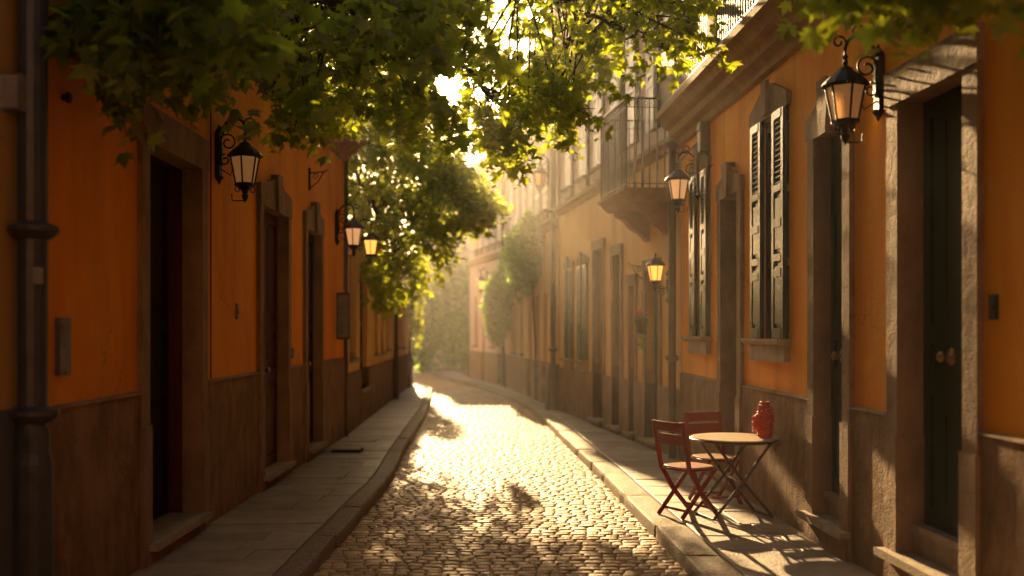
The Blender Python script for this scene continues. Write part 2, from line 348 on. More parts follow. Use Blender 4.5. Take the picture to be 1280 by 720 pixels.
def louvre(mb, f, s0, s1, z0, z1, d, slat=.05, mid=True):
    st = 0.055
    fbox(mb, f, s0, s0 + st, d, d + .04, z0, z1); fbox(mb, f, s1 - st, s1, d, d + .04, z0, z1)
    rails = [z0, z1 - .07] + ([z0 + (z1 - z0) * .27, z0 + (z1 - z0) * .49] if mid else [])
    for z in rails: fbox(mb, f, s0 + st, s1 - st, d + .002, d + .045, z, z + .07)
    z = z0 + .08
    if mid and z1 - z0 > 1.6:
        H = z1 - z0; z = z0 + H * .66
        for q in (.03, .355, .66):
            fbox(mb, f, s0 + st, s1 - st, d + .002, d + .0425, z0 + H * q - .03, z0 + H * q + .03)
        for q0, q1 in ((.05, .33), (.38, .63)):
            if q1 - q0 > .05: fbox(mb, f, s0 + st, s1 - st, d + .006, d + .022, z0 + H * q0, z0 + H * q1); fbox(mb, f, s0 + st + .02, s1 - st - .02, d + .022, d + .034, z0 + H * q0 + .03, z0 + H * q1 - .03)
        z += .05
    while z < z1 - .1:
        mb.add([f.w(s0 + st, d + .004, z + .035), f.w(s1 - st, d + .004, z + .035), f.w(s1 - st, d + .036, z), f.w(s0 + st, d + .036, z),
                f.w(s0 + st, d + .000, z + .029), f.w(s1 - st, d + .000, z + .029), f.w(s1 - st, d + .032, z - .006), f.w(s0 + st, d + .032, z - .006)],
               [(0, 1, 2, 3), (7, 6, 5, 4), (0, 4, 5, 1), (3, 2, 6, 7)])
        z += slat
def shutter_window(f, parent, s0, s1, z0, z1, m=None, ms=None, surr=M_STONE, gap=0.30, closed=False, d=0.012, peak=0.18, sill=True, lh=.12, jw=.06):
    """opening s0..s1 with louvred shutter leaves, dark casement behind"""
    ms = ms or M_SHUT
    w_ = MB(); fbox(w_, f, s0, s0 + .05, -.16, -.10, z0, z1); fbox(w_, f, s1 - .05, s1, -.16, -.10, z0, z1)
    mid = (s0 + s1) / 2; fbox(w_, f, mid - .035, mid + .035, -.16, -.095, z0, z1)
    for z in (z0, z1 - .06, z0 + (z1 - z0) * .33, z0 + (z1 - z0) * .66): fbox(w_, f, s0 + .05, s1 - .05, -.158, -.102, z, z + .06)
    wi = w_.build('window', M_GREEN, parent)
    p = MB(); fbox(p, f, s0, s1, -.20, -.15, z0, z1); p.build('pane', M_PANE, wi)
    W = s1 - s0; lw = W * (1 - gap) / 2
    for a, b in ((s0, s0 + lw), (s1 - lw, s1)):
        q = MB(); louvre(q, f, a, b, z0 + .01, z1 - .01, d); q.build('shutter', ms, wi, bevel=.003)
    if surr:
        mb = MB(); a, b = s0 - jw, s1 + jw; t = z1 + lh
        prism(mb, f, [(a, z1), (b, z1), (b, t), (b - .2 * W, t + peak * .45), (mid + .09, t + peak), (mid - .09, t + peak), (a + .2 * W, t + peak * .45), (a, t)], -.12, .05)
        fbox(mb, f, mid - .07, mid + .07, .05, .085, z1 + .02, t + peak + .04)
        mb.build('window_surround', surr, wi, bevel=.006)
    if sill:
        mb = MB(); molding(mb, f, s0 - .08, s1 + .08, [(-.16, z0 - .05), (.10, z0 - .05), (.13, z0 - .02), (.13, z0), (-.16, z0)])
        fbox(mb, f, s0 - .03, s1 + .03, -.02, .06, z0 - .20, z0 - .05); mb.build('sill', M_STEP, wi, bevel=.005)
    return wi
def plain_window(f, parent, s0, s1, z0, z1, ms=None, sill=True, d=-.10):
    w_ = MB(); mid = (s0 + s1) / 2
    for a, b in ((s0, s0 + .05), (s1 - .05, s1), (mid - .03, mid + .03)): fbox(w_, f, a, b, d - .05, d, z0, z1)
    for z in (z0, z1 - .05, (z0 + z1) / 2): fbox(w_, f, s0 + .05, s1 - .05, d - .048, d - .002, z, z + .05)
    wi = w_.build('window', ms or M_BROWN, parent)
    p = MB(); fbox(p, f, s0, s1, d - .08, d - .04, z0, z1); p.build('pane', M_PANE, wi)
    if sill:
        q = MB(); fbox(q, f, s0 - .06, s1 + .06, -.12, .08, z0 - .06, z0); q.build('sill', M_STEP, wi, bevel=.005)
    return wi
def house_shell(f, parent, zt, depth, m, name='side_wall'):
    mb = MB(); L = f.L; d = -depth
    def q(a, b): mb.add([f.w(a[0], a[1], GZ - .3), f.w(b[0], b[1], GZ - .3), f.w(b[0], b[1], zt), f.w(a[0], a[1], zt)], [(0, 1, 2, 3)])
    q((0, -.02), (0, d)); q((0, d), (L, d)); q((L, d), (L, -.02))
    mb.add([f.w(0, -.0, zt), f.w(L, -.0, zt), f.w(L, d, zt), f.w(0, d, zt)], [(0, 1, 2, 3)])
    return mb.build(name, m, parent)
def tiled_roof(f, parent, z, depth, over=.35, rise=.9):
    mb = MB(); L = f.L; n = int(L / .22)
    for i in range(n):
        a = i * L / n; b = a + L / n * .93
        pr = [(a, 0), (a + (b - a) * .25, .06), (a + (b - a) * .75, .06), (b, 0)]
        vs_ = [f.w(p, over, z + h) for p, h in pr] + [f.w(p, -depth, z + rise + h) for p, h in pr]
        mb.add(vs_, [(0, 1, 5, 4), (1, 2, 6, 5), (2, 3, 7, 6), (0, 3, 2, 1), (4, 5, 6, 7)])
    mb.add([f.w(0, over - .03, z - .02), f.w(L, over - .03, z - .02), f.w(L, -depth, z + rise - .02), f.w(0, -depth, z + rise - .02)], [(0, 1, 2, 3)])
    return mb.build('roof', M_ROOF, parent)

# ------------------------------------------------------------------ ground, road, pavements
LK = np.array([(-16, -2.2), (2, -1.40), (7.58, -1.09), (10.1, -.94), (11.2, -.86), (12.3, -.82), (14.6, -.82), (21.4, -.70), (29.6, -.80), (31.5, -1.0), (32.6, -1.6), (33.4, -3.0), (34, -6), (34.5, -12), (43, -12)])
RK = np.array([(-16, 1.70), (7.6, 1.73), (12.3, 1.73), (16.75, 1.69), (20.6, 1.66), (23, 1.58), (25.4, 1.38), (28.5, 1.02), (31.7, .50), (34.0, 0.0), (36, -.45), (38.5, -.9), (43, -1.3)])
lk = lambda y: np.interp(y, LK[:, 0], LK[:, 1]); rk = lambda y: np.interp(y, RK[:, 0], RK[:, 1])
WL = [(-3.503, -16), (-1.886, 16.26), (-1.54, 32.0)]
WR = [(2.95, -16), (2.95, 13.3), (2.15, 21.6), (1.42, 30.5), (.35, 36.0)]
def wl(y): return np.interp(y, [p[1] for p in WL], [p[0] for p in WL])
def wr(y): return np.interp(y, [p[1] for p in WR] + [43], [p[0] for p in WR] + [-.3])

g = MB(); g.add([(-400, -400, -.12), (400, -400, -.12), (400, 400, -.12), (-400, 400, -.12)], [(0, 1, 2, 3)])
tag(g.build('ground', M_GROUND), kind='structure')
def strip(name, ys, xa, xb, z, m, edge=None):
    mb = MB(); V = []; Fc = []
    for y in ys: V += [(xa(y), y, z), (xb(y), y, z)]
    for i in range(len(ys) - 1): Fc.append((2*i, 2*i+1, 2*i+3, 2*i+2))
    mb.add(V, Fc); return tag(mb.build(name, m), kind='structure')
YS = list(np.linspace(-16, 43, 119))
strip('road_bed', YS, lambda y: lk(y) - .05, lambda y: rk(y) + .05, -.010, M_GROUT)
# cobbles
def cobbles():
    V = []; Fc = []; G = 6
    lin = np.array([-1, -.86, -.35, .35, .86, 1]); U, W = np.meshgrid(lin, lin)
    e = (1 - np.abs(U) ** 5) * (1 - np.abs(W) ** 5); core = np.maximum(0, (1 - .55 * U ** 2) * (1 - .55 * W ** 2))
    quad = []
    for i in range(G - 1):
        for j in range(G - 1): quad.append((i*G+j, i*G+j+1, (i+1)*G+j+1, (i+1)*G+j))
    quad = np.array(quad); n = 0; y = -3.0; row = 0
    while y < 42.5:
        h = RNG.uniform(.085, .125) * (1 if y < 25 else 1.6)
        x = float(lk(y)) + RNG.uniform(-.08, 0.02); xe = float(rk(y))
        x = max(x, -7.0)
        sc_ = 1 if y < 25 else 1.5
        while x < xe - .02:
            w = min(RNG.uniform(.09, .18) * sc_, xe - x + .02)
            if w > .05:
                def yy(xx): return 0.04 * math.sin(xx * 2.1 + y * .5) + 0.02 * math.sin(xx * 5 - y * 1.1)
                cx, cyy = x + w / 2, y + h / 2 + RNG.uniform(-.012, .012)
                slope = (yy(cx + .05) - yy(cx - .05)) / .1
                px = U * (w / 2 - .002); py = W * (h / 2 - .002) * (1 + .12 * RNG.uniform(-1, 1) * U)
                # rounded plan
                rr = 1 - .10 * (U ** 2) * (W ** 2)
                px = px * rr; py = py * rr + slope * px
                z = -.012 + .0105 * np.clip(e * 9, 0, 1) + .003 * core * np.clip(e * 4, 0, 1) + RNG.uniform(-.002, .002) + px * RNG.uniform(-.014, .014) + py * RNG.uniform(-.016, .012)
                z += RNG.normal(0, .0010, z.shape) * (e > .2)
                V.append(np.stack([cx + px, cyy + yy(cx) + py, z], -1).reshape(-1, 3)); Fc.append(quad + n); n += G * G
            x += w
        y += h; row += 1
    return npmesh('cobblestone_road', np.concatenate(V), np.concatenate(Fc).ravel(), 4, M_COB, smooth=True)
tag(cobbles(), kind='structure')
# kerbs
def kerb(name, kf, side, width, zt, y0=-15, y1=33, seg=1.35, sharp=.035):
    mb = MB(); y = y0
    while y < y1:
        L = seg * RNG.uniform(.7, 1.35); ye = min(y + L, y1); jz = RNG.uniform(-.008, .008); jx = RNG.uniform(-.012, .012)
        n = 8; ys = np.linspace(y + .006, ye - .006, n); rings = []
        for i, yy in enumerate(ys):
            endf = 0.012 if i in (0, n - 1) else 0
            dx = float(kf(yy + .1) - kf(yy - .1)) / .2; nrm = Vector((1, -dx, 0)).normalized() * side
            base = Vector((float(kf(yy)) + jx, yy, 0)); wob = RNG.normal(0, .003)
            pr = [(0.0 + endf, -.10), (0.004 + endf + wob, zt - sharp * 1.2), (sharp * .35 + endf, zt - sharp * .35), (sharp + endf, zt - .003 - endf), (width * .55, zt + jz * .3 + wob - endf), (width - .012, zt - .003 - endf), (width, zt - .015), (width, -.1)]
            rings.append([base + nrm * a + Vector((0, 0, b + jz)) for a, b in pr])
        m_ = len(rings[0]); vs_ = [v for r_ in rings for v in r_]
        fs = [(i*m_+k, i*m_+(k+1) % m_, (i+1)*m_+(k+1) % m_, (i+1)*m_+k) for i in range(n - 1) for k in range(m_)]
        fs += [tuple(range(m_))[::-1], tuple((n-1)*m_+k for k in range(m_))]
        mb.add(vs_, fs); y = ye
    return tag(mb.build(name, M_KERB, smooth=False), kind='structure')
LKW, RKW = .19, .27
kerb('kerb_left', lk, -1, LKW, GZ + .006, y1=31.5); kerb('kerb_right', rk, 1, RKW, GZ - .002, y1=42)
def slabs(name, xa, xb, y0, y1, rowh, z, slope=0.0, zs=0.0, wmin=.5, wmax=1.1):
    V = []; Fc = []; y = y0; n = 0
    mb = MB()
    while y < y1:
        h = rowh * RNG.uniform(.8, 1.2); a0, a1 = float(xa(y)), float(xa(y + h)); b0, b1 = float(xb(y)), float(xb(y + h))
        cuts = [0.0]; W = b0 - a0; x = 0
        while True:
            x += RNG.uniform(wmin, wmax)
            if x > W - .25: break
            cuts.append(x / W)
        cuts.append(1.0)
        for c0, c1 in zip(cuts[:-1], cuts[1:]):
            g_ = .005; jz = RNG.uniform(-.0035, .0035); tz = RNG.uniform(-.004, .004); zz = z + jz
            def P(u, v, zz_, ins):
                xx = (a0 + (b0 - a0) * u) * (1 - v) + (a1 + (b1 - a1) * u) * v
                return xx, y + h * v + slope * (u - .5), zz_ + tz * (v - .5) + zs * (0 if xx is None else 0)
            du = g_ / max(W, .1); dv = g_ / h; bv = .008; du2 = (g_ + bv) / max(W, .1); dv2 = (g_ + bv) / h
            lo = [P(c0 + du, dv, zz - .02, 0), P(c1 - du, dv, zz - .02, 0), P(c1 - du, 1 - dv, zz - .02, 0), P(c0 + du, 1 - dv, zz - .02, 0)]
            md = [(p[0], p[1], p[2] + .014) for p in lo]
            hi = [P(c0 + du2, dv2, zz, 0), P(c1 - du2, dv2, zz, 0), P(c1 - du2, 1 - dv2, zz, 0), P(c0 + du2, 1 - dv2, zz, 0)]
            mb.add(lo + md + hi, [(8, 9, 10, 11)] + [(i, (i+1) % 4, 4 + (i+1) % 4, 4 + i) for i in range(4)] + [(4+i, 4+(i+1) % 4, 8+(i+1) % 4, 8+i) for i in range(4)])
        y += h
    return tag(mb.build(name, M_SLAB), kind='structure')
slabs('pavement_left', lambda y: wl(y) - .02, lambda y: lk(y) - LKW - .012, -15, 31.6, .40, GZ, slope=.10)
slabs('pavement_right', lambda y: rk(y) + RKW + .012, lambda y: wr(y) + .02, -15, 42, .52, GZ, slope=-.05, wmin=.45, wmax=.9)
strip('pavement_bed_left', YS[:96], lambda y: wl(y) - .3, lambda y: lk(y) - LKW * .7, GZ - .018, M_GROUT)
strip('pavement_bed_right', YS, lambda y: rk(y) + RKW * .7, lambda y: wr(y) + .3, GZ - .018, M_GROUT)

# ================================================================== LEFT SIDE
# ---- far-left yellow house + orange house share one facade line
fLine = Facade((-3.503, -16), (-1.886, 16.26), 1)
sB = fLine.s_at(30)                    # boundary behind the near downpipe
pB = fLine.w(sB, 0, 0)
fY = Facade((-3.503, -16), (pB.x, pB.y), 1)
yh = house('yellow_house', (-3.2, 0, GZ), 'dull yellow plastered house with dark slate base, cut by the left edge')
mb = MB(); wallgrid(mb, fY, 0, fY.L, 1.42, 7.2, [], 0, -.2); mb.build('wall', M_YELLOW, yh)
dado(fY, yh, 1.42, [], M_DADOD, d=.03, cap=False)
house_shell(fY, yh, 7.2, 2.8, M_YELLOW); tiled_roof(fY, yh, 7.2, 2.8)

fL = Facade((pB.x, pB.y), (-1.886, 16.26), 1)
oh = house('orange_house', (pB.x - 1, 10, GZ), 'deep orange plastered house with brown roughcast base and three stone framed doorways')
DZ = 1.38
sx = fL.s_at
holesL = []
doorsL = []
for (x0, x1, zt, jw) in ((180, 247, 3.24, .14), (324.5, 356.5, 3.20, .13), (381, 399, 3.18, .12)):
    s0, s1 = sx(x0), sx(x1); doorsL.append((s0, s1, zt, jw)); holesL.append((s0 - jw + .01, s1 + jw - .01, GZ - .2, zt + .1))
mb = MB(); wallgrid(mb, fL, 0, fL.L, DZ, 4.75, holesL, 0, -.2); mb.build('wall', M_ORANGE_L, oh)
dado(fL, oh, DZ, holesL, M_DADO, d=.028, cap=True)
for i, (s0, s1, zt, jw) in enumerate(doorsL):
    surround(fL, oh, s0, s1, GZ, zt, jw=jw, d0=(-.13, -.15, -.14)[i], peak=.05 if i == 0 else .13, key='flat' if i == 0 else 'peak', lh=.26 if i == 0 else .22)
    panel_door(fL, oh, s0, s1, .27, zt, (M_BROWN, M_RED, M_BROWN)[i], d=(-.28, -.12, -.11)[i], cols=2)
    if i == 0:
        mb = MB(); fbox(mb, fL, s0 - .06, s0, -.33, -.132, .27, zt + .05); fbox(mb, fL, s1, s1 + .06, -.33, -.132, .27, zt + .05); fbox(mb, fL, s0, s1, -.33, -.132, zt, zt + .05); mb.build('door_frame', M_RED, oh, bevel=.004)
    doorstep(fL, oh, s0, s1, .27, d1=.12)
house_shell(fL, oh, 4.75, 2.8, M_ORANGE_L); tiled_roof(fL, oh, 4.92, 2.8, over=.30, rise=.25)
mb = MB(); molding(mb, fL, 0, fL.L + .1, [(0, 4.55), (.06, 4.58), (.08, 4.68), (.20, 4.74), (.24, 4.84), (.36, 4.88), (.36, 4.94), (0, 4.94)]); mb.build('cornice', M_CORN, oh)
mb = MB(); a = sx(262); mb.tube([fL.w(a, .012, 4.5), fL.w(a, .012, DZ + .03)], .006, 6); mb.build('cable', M_BROWN, oh)

# ---- second left house, behind the linden
fL2 = Facade((-1.886, 16.30), (-1.54, 32.0), 1)
h2 = house('ochre_house', (-3, 24, GZ), 'low ochre house in a row of narrow dark windows under the drooping tree')
s2 = fL2.s_at
openL2 = [(437, 445, 1.35, 3.15), (450, 459, .75, 3.1), (468, 472.5, 1.35, 3.0), (476, 479.5, 1.35, 3.0), (483, 486, 1.4, 3.0), (495, 498, 1.4, 3.0), (503, 505.5, 1.35, 3.0)]
hl = [(s2(a), s2(b), c, d) for a, b, c, d in openL2]
mb = MB(); wallgrid(mb, fL2, 0, fL2.L, 1.12, 3.5, hl, 0, -.2); mb.build('wall', M_TAN, h2)
dado(fL2, h2, 1.12, hl, M_DADO, d=.03, cap=False)
for (a, b, c, d) in hl: plain_window(fL2, h2, a, b, c, d)
house_shell(fL2, h2, 3.5, 2.8, M_TAN); tiled_roof(fL2, h2, 3.52, 2.8, over=.07, rise=.12)

# ---- downpipes left
def downpipe(f, s, z0, z1, r_, label, m, shoe='bell', collars=(1.0, 2.5), d=.10):
    base = f.w(s, d, 0)
    e = empty('downpipe', (base.x, base.y, z0), label, 'downpipe', 'downpipes on the house fronts')
    mb = MB(); mb.tube([Vector((0, 0, 0)), Vector((0, 0, z1 - z0))], r_, 14)
    if shoe == 'bell': mb.lathe([(r_ * 1.35, 0), (r_ * 1.35, 1.0), (r_ * 1.15, 1.06), (r_ * 1.15, 1.16), (r_ * 1.02, 1.2)], n=14)
    if shoe == 'flare': mb.lathe([(r_ * 3.2, -.02), (r_ * 2.8, .3), (r_ * 2.2, .75), (r_ * 1.25, .95), (r_ * 1.02, 1.0)], n=10)
    mb.build('pipe', m, e, smooth=False)
    for z in collars:
        c = MB(); c.lathe([(r_ * 1.05, z - .05), (r_ * 1.3, z - .04), (r_ * 1.75, z - .005), (r_ * 1.75, z + .02), (r_ * 1.3, z + .035), (r_ * 1.05, z + .045)], n=14); c.build('collar', m, e)
    return e
dp = downpipe(fLine, fLine.s_at(41, .1), GZ, 5.0, .078, 'thick dark blue grey downpipe between the yellow and orange houses, nearest on the left', M_PIPE, collars=(1.27, 2.27))
mb = MB(); bb = fLine.w(0, 0, 0); mb.box((0.055, -.065, 2.02), (.055, .006, .09), Matrix.Rotation(R(40), 3, 'Z')); mb.build('paper_tag', M_PLAQ, dp)
downpipe(fL, fL.L - .06, GZ, 4.6, .032, 'slim dark brown downpipe at the far corner of the left orange house', M_PIPEB, shoe=None, collars=(1.9,), d=.045)
downpipe(fL2, s2(490), GZ, 3.5, .05, 'dark downpipe far down the left pavement below the lit lamps', M_PIPEB, shoe='bell', collars=(2.2,))
mb = MB(); 
c = Vector((-1.60, 14.15, GZ)); mb.box(c + Vector((0, 0, .02)), (.42, .16, .035)); mb.tube([c + Vector((.19, 0, .02)), c + Vector((.22, 0, .035)), c + Vector((.21, 0, .055))], .02, 6)
tag(mb.build('drain_cover', M_IRON, bevel=.012), 'low black iron drain shoe lying on the left pavement by the slim pipe', 'drain shoe')

# ================================================================== RIGHT SIDE
fR = Facade((2.95, -16), (2.95, 13.3), -1)
rh = house('ochre_corner_house', (4, 8, GZ), 'bright ochre house with green doors and shutters behind the bistro table')
rx = fR.s_at; RDZ = 1.26
dR = [(rx(1213), rx(1129), 3.36, .15, 'flat'), (rx(1060), rx(1023), 3.42, .13, 'flat2'), (rx(926), rx(905), 3.30, .13, 'peak')]
wR = [(rx(986.5), rx(945), 1.76, 3.86), (rx(888), rx(867), 1.76, 3.76)]
holes = [(min(a, b) - j + .01, max(a, b) + j - .01, GZ - .2, z + .1) for a, b, z, j, k in dR] + [(a, b, z0, z1) for a, b, z0, z1 in wR]
mb = MB(); wallgrid(mb, fR, 0, fR.L, RDZ, 4.5, holes, 0, -.2); mb.build('wall', M_ORANGE_R, rh)
dado(fR, rh, RDZ, holes, M_DADO, d=.028, cap=True)
for i, (a, b, zt, jw, key) in enumerate(dR):
    a, b = min(a, b), max(a, b)
    surround(fR, rh, a, b, GZ, zt, jw=jw, key='flat' if i == 0 else 'peak', lh=.22 if i == 0 else .16, peak=.20 if i == 1 else .14, d0=-.34)
    zb = (.56, .52, .27)[i]
    panel_door(fR, rh, a, b, zb, zt, (M_GREEN, M_GREEN, M_BROWN)[i], d=(-.16, -.13, -.28)[i] , cols=2, rows=(0, .33, .45, 1), knobside=.6)
    doorstep(fR, rh, a, b, (.37, .335, .27)[i], d1=.13, second=zb if i < 2 else None, ext=.16 if i < 2 else .02)
for (a, b, z0, z1) in wR: shutter_window(fR, rh, a, b, z0, z1, gap=.36, d=.02)
# upper storey and its balcony
fU = Facade((3.02, -16), (3.02, 13.25), -1)
uh = [(rx(960) , rx(915), 4.75, 7.0)]
mb = MB(); wallgrid(mb, fU, 0, fU.L, 4.72, 8.2, [(16 + 7.6, 16 + 8.5, 4.8, 7.1), (16 + 10.6, 16 + 11.5, 4.8, 7.1)], 0, -.2); mb.build('upper_wall', M_MAUVE, rh)
for yy in (7.6, 10.6): plain_window(fU, rh, 16 + yy, 16 + yy + .9, 4.8, 7.1, sill=False)
house_shell(fR, rh, 8.2, 5, M_MAUVE)
mb = MB(); prof = [(0, 4.28), (.05, 4.30), (.06, 4.38), (.14, 4.42), (.16, 4.50), (.24, 4.54), (.28, 4.62), (.34, 4.64), (.34, 4.72), (0, 4.72)]
molding(mb, fR, 0, fR.L + .08, prof); mb.build('cornice', M_CORN, rh)
def railing(parent, pts, z0, z1, step=.085, r_=.008, scroll=True, name='railing', m=None):
    mb = MB(); pts = [Vector((*p, 0)) for p in pts]
    for a, b in zip(pts[:-1], pts[1:]):
        L = (b - a).length; n = max(1, int(L / step)); t = (b - a).normalized()
        mb.beam(a + Vector((0, 0, z1)), b + Vector((0, 0, z1)), .045, .022); mb.beam(a + Vector((0, 0, z0 + .06)), b + Vector((0, 0, z0 + .06)), .02, .012)
        mb.beam(a + Vector((0, 0, z1 - .12)), b + Vector((0, 0, z1 - .12)), .016, .010)
        for i in range(n + 1):
            p = a + t * (L * i / n); mb.tube([p + Vector((0, 0, z0)), p + Vector((0, 0, z1))], r_ * 1.3 if i not in (0, n) else r_ * 1.7, 6)
            if scroll and i < n:
                q = p + t * (L / n / 2); mb.tube([q + t * (.028 * math.cos(k)) + Vector((0, 0, z1 - .065 + .03 * math.sin(k))) for k in np.linspace(0, 2 * math.pi, 9)], .004, 4)
    return mb.build(name, m or M_IRON, parent)
railing(rh, [(2.66, 5.5), (2.66, 10.35)], 4.72, 5.75); railing(rh, [(2.66, 10.75), (2.66, 13.2), (2.98, 13.2)], 4.72, 5.75)
mb = MB(); mb.box((2.70, 10.55, 5.5), (.12, .28, 1.55)); mb.build('balcony_pillar', M_MAUVE, rh, bevel=.01)

# ---- second right house
fR2 = Facade((2.95, 13.36), (2.15, 21.6), -1)
r2 = house('tan_house', (3.5, 18, GZ), 'tan and pinkish two storey house carrying the iron balcony in mid street')
qx = fR2.s_at
D2 = [(qx(825), qx(808), 2.72), (qx(795), qx(788), 2.55), (qx(777), qx(767), 3.1), (qx(755), qx(743), 3.3)]
W2 = [(qx(735), qx(724), 1.25, 3.1), (qx(717), qx(708), 1.25, 3.1)]
WU = [(qx(735.5), qx(727), 4.75, 6.7), (qx(755), qx(745), 4.75, 6.7), (qx(716), qx(709), 4.75, 6.6)]
BD = [(qx(797), qx(766), 4.75, 7.1), (qx(840), qx(812), 4.75, 7.1)]
holes = [(a, b, GZ - .2, z) for a, b, z in D2] + W2
mb = MB(); wallgrid(mb, fR2, 0, fR2.L, 1.05, 4.30, holes, 0, -.2); mb.build('wall', M_TAN, r2)
dado(fR2, r2, 1.05, holes, M_DADO, d=.03, cap=False)
mb = MB(); wallgrid(mb, fR2, 0, fR2.L, 4.45, 8.4, WU + BD, -.02, -.2); mb.build('upper_wall', M_PINK, r2)
mb = MB(); molding(mb, fR2, 0, fR2.L + .05, [(-.02, 4.28), (.05, 4.30), (.07, 4.36), (.13, 4.40), (.13, 4.46), (-.02, 4.46)]); mb.build('string_course', M_CORN, r2)
mb = MB(); molding(mb, fR2, 0, fR2.L + .05, [(-.02, 8.1), (.1, 8.15), (.2, 8.3), (.35, 8.4), (.35, 8.5), (-.02, 8.5)]); mb.build('cornice', M_CORN, r2)
for i, (a, b, z) in enumerate(D2):
    panel_door(fR2, r2, a, b, .24, z, (M_BROWN, M_BROWN, M_BROWN, M_BROWN)[i], d=-.14, cols=1, knob=False)
    mb = MB(); fbox(mb, fR2, a - .10, b + .10, -.1, .04, z, z + .16); fbox(mb, fR2, a - .09, a, -.1, .035, GZ, z); fbox(mb, fR2, b, b + .09, -.1, .035, GZ, z); mb.build('door_surround', M_STONE, r2, bevel=.006)
    doorstep(fR2, r2, a, b, .24, d1=.12)
for (a, b, z0, z1) in W2: shutter_window(fR2, r2, a, b, z0, z1, gap=.3, ms=M_SHUT, peak=.08)
for (a, b, z0, z1) in WU: shutter_window(fR2, r2, a, b, z0, z1, gap=.02, ms=M_SHUTP, peak=.02)
for (a, b, z0, z1) in BD: shutter_window(fR2, r2, a, b, z0, z1, gap=.34, ms=M_SHUTP, peak=.02, sill=False)
house_shell(fR2, r2, 8.4, 5, M_PINK)
# balcony
b0, b1, bp, bz = qx(845), 0, .66, 3.78
b0 = 0.30; b1 = 1.75
bal = MB(); molding(bal, fR2, b0 - .05, b1 + .05, [(0, bz - .18), (bp - .12, bz - .18), (bp - .04, bz - .12), (bp + .0, bz - .06), (bp + .05, bz - .04), (bp + .05, bz), (0, bz)])
balo = bal.build('balcony', M_CORN, r2)
for cc in (b0 + .22, b1 - .22):
    mb = MB(); pr = [(0, bz - .18), (bp - .16, bz - .18), (bp - .18, bz - .25), (bp - .30, bz - .31), (bp - .38, bz - .42), (.14, bz - .50), (.05, bz - .60), (0, bz - .62)]
    molding(mb, fR2, cc - .09, cc + .09, pr); mb.build('corbel', M_CORN, balo, bevel=.008)
pA, pBc, pC, pD = fR2.w(b0, .02, 0), fR2.w(b0, bp, 0), fR2.w(b1, bp, 0), fR2.w(b1, .02, 0)
railing(balo, [pA.xy, pBc.xy, pC.xy, pD.xy], bz, 5.0, step=.095)
downpipe(fR2, .06, GZ, 8.0, .052, 'long brown downpipe between the ochre and tan houses on the right', M_PIPEB, collars=(1.35, 4.2), shoe=None)

# ---- third right range (two fronts following the bend)
r3 = house('pale_bend_house', (3, 28, GZ), 'hazy pale house with creepers following the bend on the right')
fR3 = Facade((2.12, 21.66), (1.42, 30.5), -1); fR4 = Facade((1.42, 30.5), (.35, 36.0), -1)
for k, (f, ops, ups, mw) in enumerate(((fR3, [(684, 679, GZ, 2.7), (674, 669, GZ, 2.7), (665, 660, GZ, 2.6), (654, 650, 1.2, 2.8), (645, 641, 1.2, 2.8)], [(686, 681), (676, 671), (668, 663), (659, 655), (651, 647), (643, 639.5)], M_TAN),
                                   (fR4, [(627, 623, GZ, 2.9), (617, 613, 1.3, 3.0), (606, 602, GZ, 2.9), (597, 593, 1.3, 3.0)], [(628, 624), (620, 616), (612, 608), (604, 600.5), (597, 593.5)], M_PINK))):
    hs = [(f.s_at(a), f.s_at(b), c, d) for a, b, c, d in ops]; us = [(f.s_at(a), f.s_at(b), 4.6, 6.2) for a, b in ups]
    H = (7.9, 7.2)[k]
    mb = MB(); wallgrid(mb, f, 0, f.L, 1.1, 4.1, hs, 0, -.2); mb.build('wall', mw, r3)
    dado(f, r3, 1.1, hs, M_DADO, d=.03, cap=False)
    mb = MB(); wallgrid(mb, f, 0, f.L, 4.25, H, us, 0, -.2); mb.build('upper_wall', M_PINK, r3)
    mb = MB(); molding(mb, f, -.05, f.L + .05, [(0, 4.08), (.08, 4.12), (.12, 4.26), (0, 4.26)]); mb.build('string_course', M_CORN, r3)
    mb = MB(); molding(mb, f, -.05, f.L + .1, [(0, H - .25), (.1, H - .2), (.2, H - .05), (.38, H), (.38, H + .1), (0, H + .1)]); mb.build('cornice', M_CORN, r3)
    for (a, b, c, d) in hs:
        if c < .5:
            panel_door(f, r3, a, b, .2, d, M_BROWN, d=-.12, cols=1, knob=False)
        else: plain_window(f, r3, a, b, c, d)
    for (a, b, c, d) in us: shutter_window(f, r3, a, b, c, d, gap=.05, ms=M_SHUTP, surr=None)
    house_shell(f, r3, H, 5, M_PINK); tiled_roof(f, r3, H + .1, 4, rise=1.2)
downpipe(fR3, .02, GZ, 7.5, .06, 'dark downpipe with a flared stone foot where the tan house ends', M_PIPEB, shoe='flare', collars=(1.3, 4.3))
downpipe(fR4, .05, GZ, 7.0, .05, 'hazy far downpipe beside the smaller creeper', M_PIPEB, shoe='bell', collars=(4.0,))

